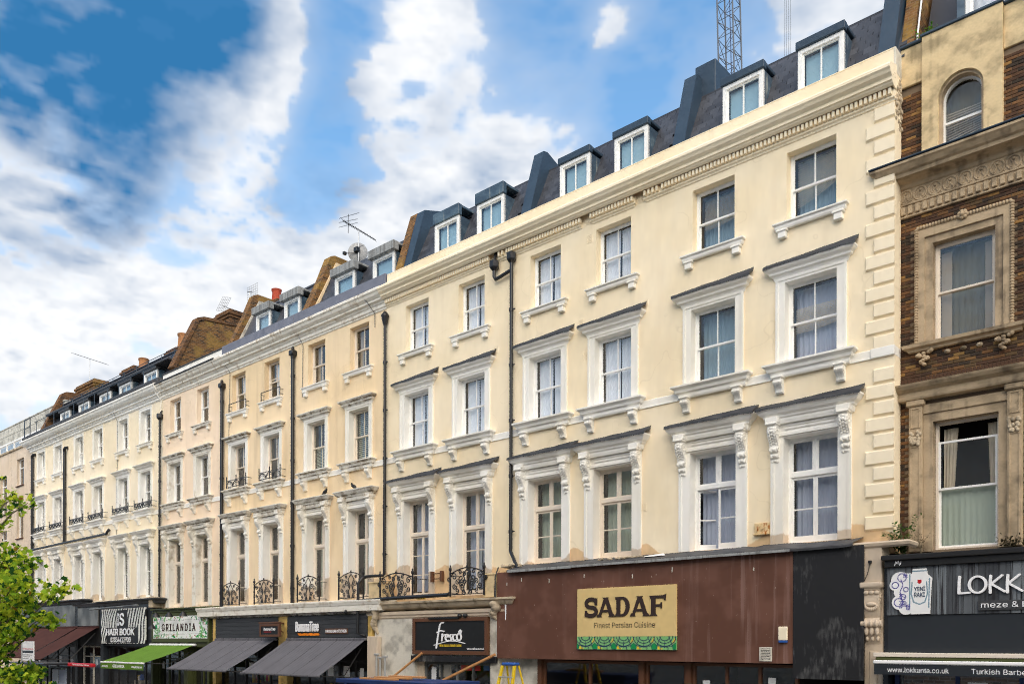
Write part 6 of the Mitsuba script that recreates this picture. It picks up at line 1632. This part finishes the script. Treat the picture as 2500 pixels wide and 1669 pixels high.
LF = np.array([(0, -.5), (.14, -.34), (.42, -.30), (.30, -.06), (.52, .14), (.22, .20), (0, .56), (-.22, .20), (-.52, .14), (-.30, -.06), (-.42, -.30), (-.14, -.34)])
LF = np.vstack([[0, 0], LF]); FT = np.array([[0, i, i % 12 + 1] for i in range(1, 13)])
V, Fc, Cc = [], [], []; b0 = 0
for px, py_, pz, r_, n_ in CL:
    for i in range(int(n_ * 1.4)):
        d = tr_.normal(size=3); d /= np.linalg.norm(d); c_ = np.array([px, py_, pz]) + d * r_ * tr_.uniform(.2, .92) * np.array([1, 1.4, .8])
        nn = np.array([tr_.normal() * .6, tr_.normal() * .6 - .25, .55 + tr_.normal() * .35]); nn /= np.linalg.norm(nn)
        a = np.cross(nn, [tr_.normal(), tr_.normal(), .2]); a /= np.linalg.norm(a); b = np.cross(nn, a)
        s = tr_.uniform(.12, .22); droop = (np.abs(LF[:, 0]) ** 2 * -.35 - .1 * LF[:, 1] ** 2)[:, None] * nn * s
        V.append(c_ + LF[:, :1] * a * s + LF[:, 1:] * b * s + droop); Fc.append(FT + b0); b0 += 13
        g_ = tr_.random_sample(); col = np.array([.21, .42, .035]) * (1 - g_) + np.array([.74, .80, .07]) * g_
        if tr_.random_sample() < .012: col = np.array([.42, .22, .04])
        if tr_.random_sample() < .22: col = np.array([.04, .12, .03])
        Cc.append(np.repeat(col[None] * tr_.uniform(.75, 1.2), 13, 0))
put(K, 'crown', (np.vstack(V), np.vstack(Fc)), 'leaf', color=np.vstack(Cc), smooth=False, kind='stuff')

# ------------------------------------------------------------------ the other side of the street, seen in the panes
O = thing('facing_terrace', 'pale terrace across the street, seen only as reflections in the window panes', 'building')
OY = -25.6; holes = []
for i in range(44):
    x = -112 + i * 3.1
    for z0, z1 in ((4.6, 7.0), (8.2, 10.2), (11.2, 12.9)): holes.append((x, z0, x + 1.25, z1))
poly = sbox(-114, .0, 24, 14.8)
poly = poly.difference(shapely.union_all([sbox(*q) for q in holes]))
put(O, 'wall', M().prism_xz(poly, OY - .3, OY), 'opposite_stucco')
put(O, 'glazing', M().box(-114, 24, OY - .32, OY - .30, 3.9, 14), 'dark_panel')
put(O, 'cornice', M().box(-114, 24, OY - .1, OY + .5, 14.0, 14.35, .05).box(-114, 24, OY - .1, OY + .25, 7.6, 7.8, .03).box(-114, 24, OY - .1, OY + .5, 3.6, 3.95, .04), 'opposite_stucco')
m = M()
for a, b, e, f_ in holes: m.box(a - .2, b and e + .2, OY - .02, OY + .12, f_ + .1, f_ + .3, .02).box(a + .6, a + .66, OY - .25, OY - .2, b, f_).box(a, e, OY - .25, OY - .2, (b + f_) / 2 - .03, (b + f_) / 2 + .03)
put(O, 'window_trim', m, 'frame_white')
put(O, 'shop_fronts', M().box(-114, 24, OY - .05, OY + .1, 2.8, 3.58).box(-114, 24, OY - .28, OY - .2, .2, 2.8), 'dark_timber')
put(O, 'roof', M().prism_yz([(OY - .4, 14.8), (OY - 2.2, 17.0), (OY - 8, 17.0), (OY - 8, 0), (OY - .4, 0)], -114, 24), 'slate_3')
